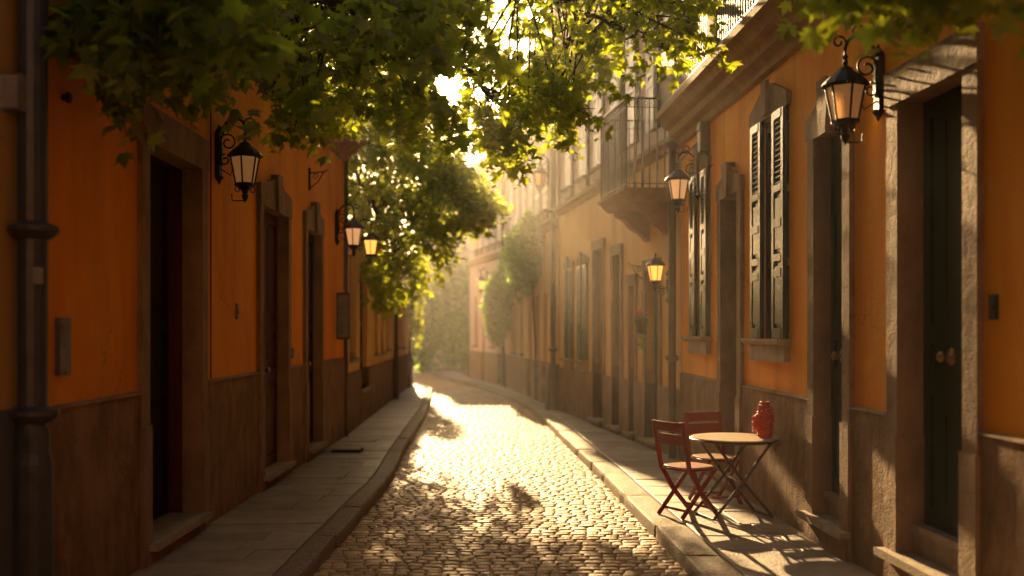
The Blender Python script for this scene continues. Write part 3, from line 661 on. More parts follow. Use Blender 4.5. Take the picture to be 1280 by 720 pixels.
# ---- closing building at the end
fE = Facade((-2.2, 50), (6, 50), 1)
eh = house('far_end_house', (1, 52, GZ), 'pale hazy house with a balcony closing the street far away')
hsE = [(1.0 + i * 1.6, 1.8 + i * 1.6, 5.4, 7.4) for i in range(4)]
mb = MB(); wallgrid(mb, fE, 0, fE.L, GZ - .2, 8.2, hsE, 0, -.2); mb.build('wall', M_PINK, eh)
for (a, b, c, d) in hsE: shutter_window(fE, eh, a, b, c, d, ms=M_SHUTP, surr=None, gap=.1)
house_shell(fE, eh, 8.2, 5, M_PINK); tiled_roof(fE, eh, 8.2, 4, rise=1.2)
mb = MB(); fbox(mb, fE, .2, 4.2, 0, .8, 4.6, 4.78); bo = mb.build('balcony', M_CORN, eh)
railing(bo, [fE.w(.2, .02, 0).xy, fE.w(.2, .78, 0).xy, fE.w(4.2, .78, 0).xy, fE.w(4.2, .02, 0).xy], 4.78, 5.8, step=.14, scroll=False)

# ---- unseen house added behind the camera to cut frontal sky fill
fB = Facade((6, -17), (-7, -17), 1)
if fB.n.y < 0: fB.n = -fB.n
bh = house('rear_blocker_house', (0, -19, GZ), 'tall ochre house added unseen behind the viewpoint to block sky light')
hsB = [(i * 2.3 + 1, i * 2.3 + 2, 1.2, 3.2) for i in range(5)] + [(i * 2.3 + 1, i * 2.3 + 2, 5.2, 7.2) for i in range(5)]
mb = MB(); wallgrid(mb, fB, 0, fB.L, GZ - .2, 9.5, hsB, 0, -.2); mb.build('wall', M_TAN, bh)
for h in hsB: plain_window(fB, bh, *h)
house_shell(fB, bh, 9.5, 5, M_TAN)

# ================================================================== lanterns
def hexframe(mb, r0, z0, r1, z1, n=6, rad=.008, rings=True):
    for k in range(n):
        a = 2 * math.pi * (k + .5) / n; c, s_ = math.cos(a), math.sin(a)
        mb.tube([(r0 * c, r0 * s_, z0), (r1 * c, r1 * s_, z1)], rad, 6)
    for r_, z in ((r0, z0), (r1, z1)):
        p = [(r_ * math.cos(2*math.pi*(k+.5)/n), r_ * math.sin(2*math.pi*(k+.5)/n), z) for k in range(n + 1)]
        mb.tube(p, rad, 6)
def spiral(c, r0, turns, a0, dirn=1, n=26):
    """scroll in the local x-z plane"""
    return [(c[0] + r0 * (1 - .75 * t) * math.cos(a0 + dirn * turns * 2 * math.pi * t), 0, c[1] + r0 * (1 - .75 * t) * math.sin(a0 + dirn * turns * 2 * math.pi * t)) for t in np.linspace(0, 1, n)]
def lantern(f, s, z, out, scale, label, glass, lit=False, style='hang', bottom=True, arm=None):
    p = f.w(s, .0, z)
    e = empty('wall_lantern', p, label, 'wall lantern', 'iron lanterns on the house walls', rz=f.yaw())
    e.scale = (scale,) * 3
    mb = MB(); o = out / scale
    mb.box((.022, 0, -.02), (.044, .09, .40)); mb.box((.035, 0, .0), (.05, .05, .22)); mb.lathe([(.03, .18), (.045, .20), (.02, .23), (.002, .27)], (.03, 0, 0), 8); mb.lathe([(.002, -.29), (.02, -.25), (.045, -.22), (.03, -.2)], (.03, 0, 0), 8)
    mb.build('wall_plate', M_IRON, e, bevel=.006)
    mb = MB(); top = .30 if style == 'hang' else -.12
    if style == 'hang':
        pts = []
        for t in np.linspace(0, 1, 18):   # swan neck
            a = math.pi * (1 - t)
            pts.append((o / 2 + (o / 2 - .0) * math.cos(a), 0, .10 + (top - .10) * math.sin(a) * 1.0 + t * .12 - .1 * (1 - t)))
        pts = [(.03, 0, -.12)] + pts; zt = pts[-1][2]
        mb.tube(pts, [.016] * 4 + [.013] * (len(pts) - 4), 8)
        mb.tube(spiral((o * .42, .10), .085, 1.3, math.pi * .9, -1), .008, 6)
        mb.tube(spiral((.085, -.06), .055, 1.2, math.pi * .5, 1), .008, 6)
        mb.tube(spiral((o * .62, .36), .055, 1.3, -math.pi * .5, 1), .008, 6)
        mb.tube(spiral((o + .045, .28), .05, 1.1, math.pi, -1), .008, 6)
        mb.tube([(.04, 0, .1), (o * .3, 0, .22), (o * .5, 0, .22)], .007, 6)
        mb.tube([(.04, 0, -.14), (o * .5, 0, -.20), (o * .6, 0, -.12), (o * .5, 0, -.09)], .007, 6)
        mb.tube([(o, 0, zt), (o, 0, zt - .05)], .010, 6); mb.lathe([(.006, 0), (.022, .01), (.022, .02), (.006, .03)], (o, 0, zt - .06), 8); hz = zt - .06
        cap_top = hz
    else:
        mb.tube([(.03, 0, -.02), (o * .6, 0, -.04), (o, 0, 0.0), (o, 0, .05)], .013, 8); mb.tube(spiral((o * .5, -.10), .06, 1.2, math.pi * .5, -1), .007, 6)
        cap_top = .05 + .08 + .24 + .16
    if arm:
        mb.tube([(.03, 0, .1), (o, 0, cap_top + .05)], .012, 6)
    mb.build('bracket', M_IRON, e, smooth=True)
    cx = o
    ct = cap_top; cb = ct - .19      # cap from ct down to cb
    mb = MB(); mb.lathe([(.003, ct + .01), (.014, ct), (.020, ct - .03), (.012, ct - .045), (.035, ct - .06), (.05, ct - .07), (.06, ct - .085), (.115, ct - .13), (.150, ct - .165), (.165, cb + .005), (.158, cb - .005), (.13, cb + .004)], (cx, 0, 0), 12, math.pi / 12)
    mb.build('lantern_cap', M_IRON, e, smooth=False)
    gt, gb = cb - .005, cb - .25; r0, r1 = .135, .088
    hf = MB(); hexframe(hf, r0, gt, r1, gb); mb = MB(); mb.add([(v[0] + cx, v[1], v[2]) for v in hf.v], hf.f); mb.build('lantern_frame', M_IRON, e)
    mb = MB(); mb.lathe([(r0 - .008, gt - .002), (r1 - .006, gb + .004)], (cx, 0, 0), 6, math.pi / 6); mb.build('lantern_glass', glass, e)
    bb_ = MB(); bb_.lathe([(.002, gb + .02), (.022, gb + .025), (.022, gb + .09), (.030, gb + .12), (.030, gb + .15), (.014, gb + .18), (.001, gb + .185)], (cx, 0, 0), 10); bb_.build('bulb', M_LIT if lit else M_MILK, e, smooth=True)
    mb = MB(); mb.lathe([(r1 + .012, gb), (r1 + .012, gb - .015), (r1 - .02, gb - .03), (.035, gb - .06), (.022, gb - .09), (.032, gb - .105), (.028, gb - .13), (.008, gb - .16), (.001, gb - .175)], (cx, 0, 0), 10)
    if bottom:
        for k in range(4):
            a = k * math.pi / 2 + .4; sp = spiral((.065, gb - .055), .032, 1.1, math.pi * .6, -1, 14)
            mb.tube([(cx + q[0] * math.cos(a), q[0] * math.sin(a), q[2]) for q in sp], .005, 5)
        if style == 'hang': mb.tube([(cx, 0, gb - .15), (cx - .06, 0, gb - .155), (cx - .12, 0, gb - .15), (cx - .125, 0, gb - .09)], .006, 5)
    mb.build('lantern_base', M_IRON, e)
    return e
lantern(fL, sx(270), fL.z_at(sx(270), 192), .27, 1.0, 'ornate black lantern with dull panes between the first two doorways of the left orange house', M_DIMMER)
lantern(fL, sx(419), fL.z_at(sx(419), 283), .29, 1.05, 'black lantern with pale panes at the far end of the left orange house', M_DIM)
lantern(fL2, s2(440), fL2.z_at(s2(440), 298), .33, 1.0, 'glowing amber lantern just beyond the pale one on the left, against the tree', M_LIT, True)
lantern(fL2, s2(476), fL2.z_at(s2(476), 357), .24, .85, 'small glowing lantern below the drooping tree, the nearer of the far left lights', M_LIT, True)
lantern(fL2, s2(488), fL2.z_at(s2(488), 359), .26, .85, 'small glowing lantern below the drooping tree, second of the far left lights', M_LIT, True)
lantern(fL2, s2(511), fL2.z_at(s2(511), 395), .20, .85, 'tiny glowing lantern at the far end of the left house row', M_LIT, True)
lantern(fL2, s2(494), fL2.z_at(s2(494), 262), 1.15, 1.25, 'hazy lantern on a long arm high over the far street, half behind leaves', M_DIM, arm=True)
lantern(fR, rx(1103), fR.z_at(rx(1103), 102), .26, .98, 'large black lantern with pale amber panes between the two green doors on the right', M_DIMMER)
lantern(fR, rx(876), fR.z_at(rx(876), 222), .28, .97, 'black lantern with cream panes below the cornice end beside the second shutter window', M_DIM)
lantern(fR2, qx(837), fR2.z_at(qx(837), 358), .20, .85, 'small amber lit lantern standing on its arm over the flower pot', M_LIT, True, style='stand', bottom=False)
lantern(fR3, fR3.s_at(687), fR3.z_at(fR3.s_at(687), 215), .22, 1.15, 'grey unlit lantern high on the pale bend house above the big creeper', M_DIMMER)
lantern(fR4, fR4.s_at(611), fR4.z_at(fR4.s_at(611), 350), .26, 1.1, 'hazy amber lantern at the far right end of the bend', M_LIT, True)
lantern(fR3, fR3.s_at(636), fR3.z_at(fR3.s_at(636), 362), .24, 1.05, 'hazy amber lantern hanging just below the two creepers', M_LIT, True)
lantern(fR3, fR3.s_at(660), fR3.z_at(fR3.s_at(660), 362), .24, .8, 'small unlit lantern under the big creeper', M_DIMMER)
# bare brackets
def bracket(f, s, z, label):
    e = f.w(s, 0, z); mb = MB()
    Rm = Matrix.Rotation(f.yaw(), 3, 'Z'); q = MB()
    q.box((.012, 0, 0), (.024, .04, .30)); q.tube([(.02, 0, .08), (.22, 0, .10), (.25, 0, .13)], .009, 6); q.tube([(.02, 0, -.12), (.12, 0, -.04), (.20, 0, .09)], .008, 6)
    q.tube(spiral((.09, .03), .045, 1.2, 0, 1), .006, 5)
    mb.add([Rm @ Vector(v) for v in q.v], q.f); o = mb.build('iron_bracket', M_IRON); o.location = e
    return tag(o, label, 'iron bracket', 'bare iron brackets')
bracket(fL, sx(386), fL.z_at(sx(386), 224), 'empty scrolled iron bracket high between the second and third left doorways')
bracket(fR2, qx(806), fR2.z_at(qx(806), 340), 'empty scrolled iron bracket left of the small amber lantern')

# small wall things
def wallbox(name, f, s, z, w, h, d, m, label, cat, extra=None):
    mb = MB(); fbox(mb, f, s - w / 2, s + w / 2, 0.0, d, z - h / 2, z + h / 2)
    if extra: extra(mb)
    return tag(mb.build(name, m, bevel=min(.01, d * .3)), label, cat)
s_ = sx(75); wallbox('letter_box', fL, s_, fL.z_at(s_, 433), .14, .34, .035, M_PLAQ, 'tall grey metal letter box on orange wall beside the thick downpipe', 'letter box', lambda mb: (fbox(mb, fL, s_ - .05, s_ + .05, .035, .042, fL.z_at(s_, 410), fL.z_at(s_, 407)), fbox(mb, fL, s_ - .008, s_ + .008, .035, .045, fL.z_at(s_, 468), fL.z_at(s_, 464))))
s_ = fLine.s_at(9); wallbox('meter_box', fLine, s_, fLine.z_at(s_, 118), .14, .18, .10, M_PLAQ, 'small grey metal box high on the yellow wall at the left edge', 'meter box')
s_ = sx(78); tag(MB().lathe([(.02, 0), (.022, .02), (.035, .03), (.03, .05), (.002, .055)], n=12).build('iron_boss', M_IRON), 'round black iron knob high on orange wall above the letter box', 'iron boss')
ko = bpy.data.objects['iron_boss']; ko.location = fL.w(s_, 0, fL.z_at(s_, 122)); ko.rotation_euler = (0, R(90), fL.yaw())
s_ = sx(295); wallbox('door_bell', fL, s_, fL.z_at(s_, 389), .05, .15, .02, M_PLAQ, 'small pale bell plate on orange wall just before the second left doorway', 'door bell', lambda mb: fbox(mb, fL, s_ - .012, s_ + .012, .02, .03, fL.z_at(s_, 392), fL.z_at(s_, 389)))
s_ = sx(364); wallbox('intercom', fL, s_, fL.z_at(s_, 441), .10, .13, .03, M_PLAQ, 'little square intercom low on orange wall between second and third left doorways', 'intercom', lambda mb: fbox(mb, fL, s_ - .03, s_ + .03, .03, .036, fL.z_at(s_, 440), fL.z_at(s_, 437)))
s_ = rx(1244); wallbox('light_switch', fR, s_, fR.z_at(s_, 384), .06, .13, .02, M_BROWN, 'dark bell plate on the ochre wall right of the nearest green door', 'door bell', lambda mb: fbox(mb, fR, s_ - .012, s_ + .012, .02, .03, fR.z_at(s_, 386), fR.z_at(s_, 380)))
# junction box with cables and rod
s_ = rx(886); zj = fR.z_at(s_, 172)
jb = empty('junction_box', fR.w(s_, 0, zj), 'pale weathered metal box with rod and hanging cable under the right cornice', 'junction box')
mb = MB(); mb.box((-.06, 0, 0), (.12, .16, .36)); mb.box((-.075, 0, .11), (.11, .12, .08)); mb.build('box', M_PLAQ, jb, bevel=.015)
mb = MB(); mb.tube([(-.08, .05, .0), (-.1, .6, -.06), (-.12, 1.2, -.13)], .009, 6); mb.build('rod', M_IRON, jb)
mb = MB(); mb.tube([(-.04, -.02, -.18), (-.03, -.05, -.28), (-.02, .02, -.36), (-.015, .16, -.42), (-.01, .3, -.52)], .007, 6); mb.tube([(-.03, .02, -.18), (-.02, .0, -.3), (-.02, -.12, -.34), (-.01, -.25, -.36)], .006, 6); mb.build('cable', M_IRON, jb)
# menu board
s_ = sx(419); zc = fL.z_at(s_, 395)
mbx = empty('notice_board', fL.w(s_, 0.02, zc), 'grey notice board with unreadable small print jutting from the end of the left orange house', 'notice board', rz=fL.yaw())
mb = MB(); mb.box((.10, 0, 0), (.20, .035, .72)); mb.build('frame', M_BROWN, mbx, bevel=.006)
mb = MB(); mb.box((.105, -.020, 0), (.165, .006, .66)); mb.build('panel', M_PLAQ, mbx)
mb = MB()
for i in range(13):
    L = random.uniform(.06, .13); mb.box((.04 + L / 2, -.0245, .12 - i * .032), (L, .002, .008))
mb.build('lettering', M_BROWN, mbx)

# hanging flower pot
fp = fR2.w(qx(822), .24, 0); zc = CZ + (VY - 408) / F * fp.y
po = empty('flower_pot', (fp.x, fp.y, zc), 'dark hanging pot of red flowers on a cord in front of the brown door', 'flower pot')
mb = MB(); mb.lathe([(.05, -.10), (.075, -.02), (.10, .08), (.11, .10), (.10, .105), (.08, .09)], n=14); mb.build('pot', M_IRON, po)
mb = MB(); mb.tube([(0, 0, .10), (.01, 0, .4), (.0, 0, .52)], .005, 5); mb.build('cord', M_IRON, po)
def leafblob(n, rad, size, c=(0, 0, 0), squash=1.0):
    V = []; Fc = []
    for i in range(n):
        d = Vector((random.gauss(0, 1), random.gauss(0, 1), random.gauss(0, 1))).normalized() * rad * random.random() ** .4; d.z *= squash
        p = Vector(c) + d; a = Vector((random.gauss(0, 1), random.gauss(0, 1), random.gauss(0, 1))).normalized(); b = a.orthogonal().normalized()
        k = len(V); s = size * random.uniform(.6, 1.2); V += [p - a * s, p + b * s * .5, p + a * s, p - b * s * .5]; Fc.append((k, k+1, k+2, k+3))
    return MB().add(V, Fc)
leafblob(90, .09, .03, (0, 0, .16)).build('petals', M_FLOW, po); leafblob(110, .10, .035, (0, 0, .12), .8).build('leaves', M_IVY, po)
leafblob(60, .06, .035, (0, 0, -.22), 2.2).build('trailing_leaves', M_IVY, po)

# ================================================================== furniture
def make_chair(loc, rz, label):
    e = empty('folding_chair', loc, label, 'chair', 'red folding chairs at the bistro table', rz=rz)
    hw = .19
    A = lambda t: Vector((-.235 + t * .40, 0, .87 - t * .87))   # back post: top (rear) to front foot
    Bk = lambda t: Vector((.17 - t * .40, 0, .44 - t * .44))    # rear leg: seat front to back foot
    for sg in (-1, 1):
        y = sg * hw; mb = MB()
        pts = [(-.255, y, .88), (-.215, y, .66), (-.165, y, .44), (-.02, y, .22), (.19, y, 0)]
        for a, b in zip(pts[:-1], pts[1:]):
            d_ = (Vector(b) - Vector(a)).normalized() * .006
            mb.beam(Vector(a) - d_, Vector(b) + d_, .027, .040)
        mb.build('back_post', M_CHAIR, e, bevel=.004)
        mb = MB(); y2 = sg * (hw - .030); mb.beam((.185, y2, .435), (-.23, y2, 0), .025, .036); mb.build('leg', M_CHAIR, e, bevel=.004)
    mb = MB(); mb.beam((.135, -hw, .07), (.135, hw, .07), .018, .022); mb.build('stretcher', M_CHAIR, e, bevel=.003)
    mb = MB(); mb.beam((-.17, -hw + .02, .065), (-.17, hw - .02, .065), .018, .022); mb.build('stretcher', M_CHAIR, e, bevel=.003)
    for z0_, z1_ in ((.790, .880), (.665, .768)):
        mb = MB(); n = 7; V = []
        for i in range(n):
            v = -1 + 2 * i / (n - 1); bow = -.022 * (1 - v * v)
            for zz in (z0_, z1_):
                xx = -.255 + (.88 - zz) * .185 + bow
                V += [(xx - .009, v * (hw - .004), zz), (xx + .009, v * (hw - .004), zz)]
        Fc = []
        for i in range(n - 1):
            k = 4 * i; j = k + 4
            Fc += [(k, j, j + 2, k + 2), (k + 1, k + 3, j + 3, j + 1), (k, k + 1, j + 1, j), (k + 2, j + 2, j + 3, k + 3)]
        Fc += [(0, 2, 3, 1), (4*n-4, 4*n-3, 4*n-1, 4*n-2)]
        mb.add(V, Fc); mb.build('back_slat', M_CHAIR, e, bevel=.003)
    mb = MB()   # rounded seat
    ol = []
    for k in range(28):
        a = 2 * math.pi * k / 28; c, s__ = math.cos(a), math.sin(a)
        ol.append((.0 + .20 * math.copysign(abs(c) ** .62, c), .195 * math.copysign(abs(s__) ** .62, s__)))
    n = len(ol); mb.add([(x, y, .440) for x, y in ol] + [(x, y, .462) for x, y in ol], [tuple(range(n))[::-1], tuple(range(n, 2*n))] + [(i, (i+1) % n, n + (i+1) % n, n + i) for i in range(n)])
    mb.build('seat', M_SEAT, e, bevel=.006)
    mb = MB(); mb.tube([(x * 1.03, y * 1.03, .438) for x, y in ol + ol[:1]], .012, 6); mb.build('seat_frame', M_CHAIR, e, smooth=True)
    return e
make_chair((2.14, 9.36, GZ + .002), R(30), 'red folding chair with its back to the road, left of the round table')
make_chair((2.55, 10.02, GZ + .002), R(-76), 'red folding chair behind the round table, facing the camera')
tb = empty('bistro_table', (2.54, 9.28, GZ + .002), 'small round pale topped folding table against the ochre house', 'table', rz=R(12))
mb = MB(); mb.lathe([(.36, .712), (.385, .716), (.392, .724), (.388, .732), (.37, .735)], n=48); mb.build('table_top', M_TABLE, tb)
mb = MB(); mb.tube([(.392 * math.cos(a), .392 * math.sin(a), .712) for a in np.linspace(0, 2 * math.pi, 49)], .013, 6); mb.build('rim', M_TLEG, tb, smooth=True)
for sg in (-1, 1):
    for q, w_ in ((1, .20), (-1, .17)):
        mb = MB(); mb.tube([(q * .27, sg * w_, .70), (q * .0, sg * w_, .35), (-q * .30, sg * w_, .01)], .0145, 8); mb.build('leg', M_TLEG, tb)
mb = MB()
for q, w_ in ((1, .20), (-1, .17)):
    mb.tube([(-q * .30, -w_, .012), (-q * .30, w_, .012)], .011, 8); mb.tube([(q * .26, -w_, .69), (q * .26, w_, .69)], .011, 8); mb.tube([(-q * .18, -w_, .15), (-q * .18, w_, .15)], .007, 6)
mb.tube([(0, -.2, .35), (0, .2, .35)], .009, 6); mb.build('crossbar', M_TLEG, tb)
# red vase
vs_c = (2.80, 9.18, GZ + .738)
vz = empty('vase', vs_c, 'lumpy red relief covered vase at the wall side of the round table', 'vase')
def lumpy(prof, c, n=28, amp=.010, m_=36):
    mb = MB(); zs = np.linspace(prof[0][1], prof[-1][1], m_); rs = np.interp(zs, [p[1] for p in prof], [p[0] for p in prof]); V = []; Fc = []
    for j, (z, r_) in enumerate(zip(zs, rs)):
        for k in range(n):
            a = 2 * math.pi * k / n
            rr = r_ + amp * math.sin(5 * a + 40 * z) * math.cos(70 * z + 3 * a) * (1 if 2 < j < m_ - 3 else .3)
            V.append((c[0] + rr * math.cos(a), c[1] + rr * math.sin(a), c[2] + z))
    for j in range(m_ - 1):
        for k in range(n): Fc.append((j*n+k, j*n+(k+1) % n, (j+1)*n+(k+1) % n, (j+1)*n+k))
    Fc += [tuple(range(n))[::-1], tuple((m_-1)*n+k for k in range(n))]
    return mb.add(V, Fc)
lumpy([(.048, 0), (.054, .02), (.062, .12), (.066, .20), (.054, .26), (.038, .29), (.036, .305), (.045, .32), (.040, .325)], (0, 0, 0)).build('body', M_VASE, vz, smooth=True)
lumpy([(.004, .05), (.030, .07), (.042, .12), (.036, .18), (.012, .215), (.004, .22)], (-.072, 0, 0), 18, .005, 24).build('handle', M_VASE, vz, smooth=True)
mb = MB()
for i in range(520):
    a = random.uniform(0, 2 * math.pi); zz = random.uniform(.01, .30); rr = np.interp(zz, [0, .1, .2, .26, .30], [.05, .062, .067, .055, .038]) + .006
    side = random.random() < .25
    if side: zz = random.uniform(.06, .21); c_ = Vector((-.072 + .04 * math.cos(a), .04 * math.sin(a), zz)); nn = Vector((math.cos(a), math.sin(a), .2))
    else: c_ = Vector((rr * math.cos(a), rr * math.sin(a), zz)); nn = Vector((math.cos(a), math.sin(a), .2))
    u_ = nn.orthogonal().normalized(); u_.rotate(Matrix.Rotation(random.uniform(0, 6.28), 3, nn.normalized())); v_ = nn.cross(u_); sz = random.uniform(.008, .016)
    mb.add([c_ - u_ * sz - nn * .004, c_ - v_ * sz * .8 + nn * .003, c_ + u_ * sz - nn * .004, c_ + v_ * sz * .8 + nn * .003, c_ + nn * .013], [(0, 1, 4), (1, 2, 4), (2, 3, 4), (3, 0, 4)])
mb.build('relief', M_VASE, vz)
mb = MB(); mb.tube([(.02 * math.cos(a) * 2, .02 * math.sin(a) * 2, .325 + .004 * math.sin(4 * a)) for a in np.linspace(0, 2 * math.pi, 17)], .007, 6); mb.build('rim', M_VASE, vz, smooth=True)

# ================================================================== foliage
HALF = np.array([(0, 0), (.10, -.14), (.30, -.10), (.24, .06), (.55, .10), (.40, .24), (.62, .52), (.42, .47), (.24, .42), (.20, .62), (.07, .78), (0, 1.0)])
SMALL = np.array([(0, 0), (.28, .08), (.22, .26), (.42, .55), (.16, .6), (0, 1.0)])
def leaves(name, P, S, m, parent, half=HALF, D=None, spread=.55):
    n = len(P); h = len(half)
    nrm = RNG.normal(0, 1, (n, 3)); nrm[:, 2] = np.abs(nrm[:, 2]) * 1.3 + .35; nrm /= np.linalg.norm(nrm, axis=1)[:, None]
    tip = RNG.normal(0, 1, (n, 3)) * spread
    if D is not None: tip += D
    tip[:, 2] -= .55
    tip -= nrm * (tip * nrm).sum(1)[:, None]; tip /= np.linalg.norm(tip, axis=1)[:, None] + 1e-9
    sd_ = np.cross(tip, nrm)
    fold = RNG.uniform(.05, .35, n); curl = RNG.uniform(.0, .3, n)
    V = np.zeros((n, 2 * h, 3))
    for side, off in ((1, 0), (-1, h)):
        u = half[:, 0] * side; v = half[:, 1]
        zz = -fold[:, None] * np.abs(u)[None, :] - curl[:, None] * (v ** 2)[None, :]
        V[:, off:off + h] = P[:, None] + S[:, None, None] * (u[None, :, None] * sd_[:, None] + v[None, :, None] * tip[:, None] + zz[..., None] * nrm[:, None])
    idx = np.arange(n)[:, None] * 2 * h
    f1 = idx + np.arange(h)[None]; f2 = idx + h + np.arange(h)[::-1][None]
    # weld the midrib: share first and last vertices so a leaf is one island
    f2 = f2.copy(); f2[:, -1] = idx[:, 0]; f2[:, 0] = idx[:, 0] + h - 1
    return npmesh(name, V.reshape(-1, 3), np.stack([f1, f2], 1).reshape(-1), h, m, parent)
def pix(x, y, Y): return np.stack([(x - VX) / F * Y, Y, CZ + (VY - y) / F * Y], -1)
def clusters_to_leaves(C, Dn, per, L, size):
    """leaves strung along short drooping twigs starting at C"""
    P = []; S = []; D = []; T = []
    for c, d in zip(C, Dn):
        k = RNG.poisson(per) + 3; sz = size(c)
        end = c + d * L * RNG.uniform(.7, 1.3)
        T.append((c, end))
        for i in range(k):
            t = RNG.uniform(0, 1); p = c + (end - c) * t; p = p + RNG.normal(0, .35 * sz, 3) + np.array([0, 0, -.1 * t * t])
            P.append(p); S.append(sz * RNG.uniform(.5, 1.25)); D.append(d * .5)
    return np.array(P), np.array(S), np.array(D), T
def dirs(n, bias=(0.2, -.2, -.5)):
    d = RNG.normal(0, 1, (n, 3)) * np.array([1, 1, .45]) + np.array(bias); return d / np.linalg.norm(d, axis=1)[:, None]

# ---- big maple reaching over the street
mt = empty('maple_tree', (-5.9, 9.5, -.1), 'large maple reaching over the street with sunlit leaves round the low sun', 'tree')
LB = np.array([(60, -40), (100, 20), (118, 92), (150, 95), (185, 75), (205, 125), (222, 130), (240, 60), (262, 70), (290, 95), (320, 120), (345, 160), (372, 178), (392, 160), (420, 170), (455, 140), (480, 165), (520, 180), (548, 190), (560, 180), (585, 185), (605, 215), (640, 215), (660, 190), (690, 175), (715, 165), (735, 110), (760, 75), (800, 55), (835, 95), (862, 105), (884, 30), (900, -20), (960, -60)])
def ok_pos(p):
    X, Y, Z = p
    if Z < 5.25 and (X < wl(Y) + (.45 if Z > 4.4 else .15)): return False
    if X > (2.5 if Z > 4.1 else 2.8) and Y < 13.4 : return False
    return True
C = []
def sample(nc, x0, x1, ylo, dens, Yr):
    out = []; tries = 0
    while len(out) < nc and tries < nc * 60:
        tries += 1
        x = RNG.uniform(x0, x1); lb = np.interp(x, LB[:, 0], LB[:, 1]) - 18
        y = RNG.uniform(ylo, lb)
        if RNG.uniform() > dens(x, y, lb): continue
        Y = RNG.uniform(*Yr(x)); p = pix(x, y, Y)
        if ok_pos(p): out.append(p)
    return out
def dgap(x, y, r=30, cx=562, cy=100): return 1 - math.exp(-((x - cx) ** 2 + (y - cy) ** 2) / (2 * r * r)) * .985
def densL(x, y, lb): return dgap(x, y, 22) * (1 if y < lb - 25 else .55) * dgap(x, y, 16, 580, 165)
def densR(x, y, lb):
    return dgap(x, y, 12) * (.75 + .25 * math.sin(x * .05) * math.cos(y * .06)) * (1 if y < 60 else .8)
C += sample(330, 110, 600, -60, densL, lambda x: (5.6, 6.4) if x < 200 else ((6.0, 8.2) if x < 300 else (6.6, 11.5)))
C += sample(270, 330, 560, -60, densL, lambda x: (8.5, 12.5))
C += sample(170, 560, 730, 60, densR, lambda x: (9.5, 13.5))
C += sample(80, 545, 900, -60, densR, lambda x: (9.0, 12.8) if x < 780 else (9, 10.9))
C += sample(170, 250, 600, -420, lambda x, y, lb: 1 if y < -40 else 0, lambda x: (8, 13))        # crown above the frame
for _ in range(520):      # leaf clusters added over roofs and up the street, shading the near left leaves
    C.append(np.array([RNG.uniform(-4.2, 0.1), RNG.uniform(9.5, 14.5), RNG.uniform(5.2, 8.2)]))
for _ in range(330):
    C.append(np.array([RNG.uniform(-5.0, -1.8), RNG.uniform(7.2, 11), RNG.uniform(5.2, 7.4)]))  # more clusters added above the roofs to block sun from near left leaves
for _ in range(60):
    Y = RNG.uniform(7.5, 11.5); C.append(np.array([RNG.uniform(.5, 2.3), Y, CZ + .335 * Y + RNG.uniform(.35, 1.5)]))  # added above the frame to keep sun off the near right leaves
C += sample(120, 600, 890, -40, densR, lambda x: (9.5, 12.6) if x < 780 else (9.2, 10.9))
C = np.array(C)
P, S, D, T = clusters_to_leaves(C, dirs(len(C)), 13, .42, lambda c: .125 if c[1] < 7.5 else (.105 if c[0] < -.1 else .098))
# near leaves upper left and upper right
C2 = []
for _ in range(90):
    x = RNG.uniform(110, 330); p = pix(x, RNG.uniform(-80, min(60, np.interp(x, LB[:, 0], LB[:, 1]) - 30)), RNG.uniform(5.0, 6.2))
    if ok_pos(p): C2.append(p)
for _ in range(120):
    x = RNG.uniform(1010, 1300); C2.append(pix(x, RNG.uniform(-110, 26 - 30 * abs((x - 1160) / 130) ** 2 * .8), RNG.uniform(4.3, 6.4)))
C2 = np.array([p for p in C2 if p[0] < 2.6])
px_ = VX + F * P[:, 0] / P[:, 1]; py_ = VY - F * (P[:, 2] - CZ) / P[:, 1]
def hole(cx, cy_, r, k): return k * np.exp(-(((px_ - cx) ** 2 + (py_ - cy_) ** 2) / (r * r)) ** 2)
kp = RNG.uniform(size=len(P)) > np.maximum.reduce([hole(562, 102, 17, .97), hole(585, 160, 14, .5), hole(600, 190, 12, .5)])
P, S, D = P[kp], S[kp], D[kp]
P2, S2, D2_, T2 = clusters_to_leaves(C2, dirs(len(C2), (.0, 0, -.35)), 7, .26, lambda c: .13)
leaves('crown', np.concatenate([P, P2]), np.concatenate([S, S2]), M_LEAF, mt, D=np.concatenate([D, D2_])).parent = mt
bpy.data.objects['crown'].location = -Vector(mt.location)
def bez(a, b, c, d, n=30):
    a, b, c, d = map(Vector, (a, b, c, d)); return [a*(1-t)**3 + b*3*t*(1-t)**2 + c*3*t*t*(1-t) + d*t**3 for t in np.linspace(0, 1, n)]
def limb_mesh(paths, twigs, parent, far=None, wig=.06):
    mb = MB(); off = Vector(parent.location); pts_all = []
    for path, r0, r1 in paths:
        pp = [p + Vector((random.uniform(-wig, wig), random.uniform(-wig, wig), random.uniform(-wig, wig))) * (1 if 0 < i < len(path) - 1 else 0) for i, p in enumerate(path)]
        mb.tube([p - off for p in pp], [r0 + (r1 - r0) * i / (len(pp) - 1) for i in range(len(pp))], 8); pts_all += pp
    arr = np.array([tuple(p) for p in pts_all])
    for a, b in twigs:
        d2 = np.linalg.norm(arr - a, axis=1); k = int(np.argsort(d2)[random.randint(0, 7)]); q = arr[k]
        if d2[k] > 1.5: continue
        midp = (Vector(q) + Vector(a)) / 2 + Vector((random.uniform(-.1, .1), random.uniform(-.1, .1), .12 * d2[k]))
        mb.tube([Vector(q) - off, midp - off, Vector(a) - off, Vector(b) - off], [.016, .011, .006, .003], 4)
    return mb.build('limbs', M_BARK, parent, smooth=True)
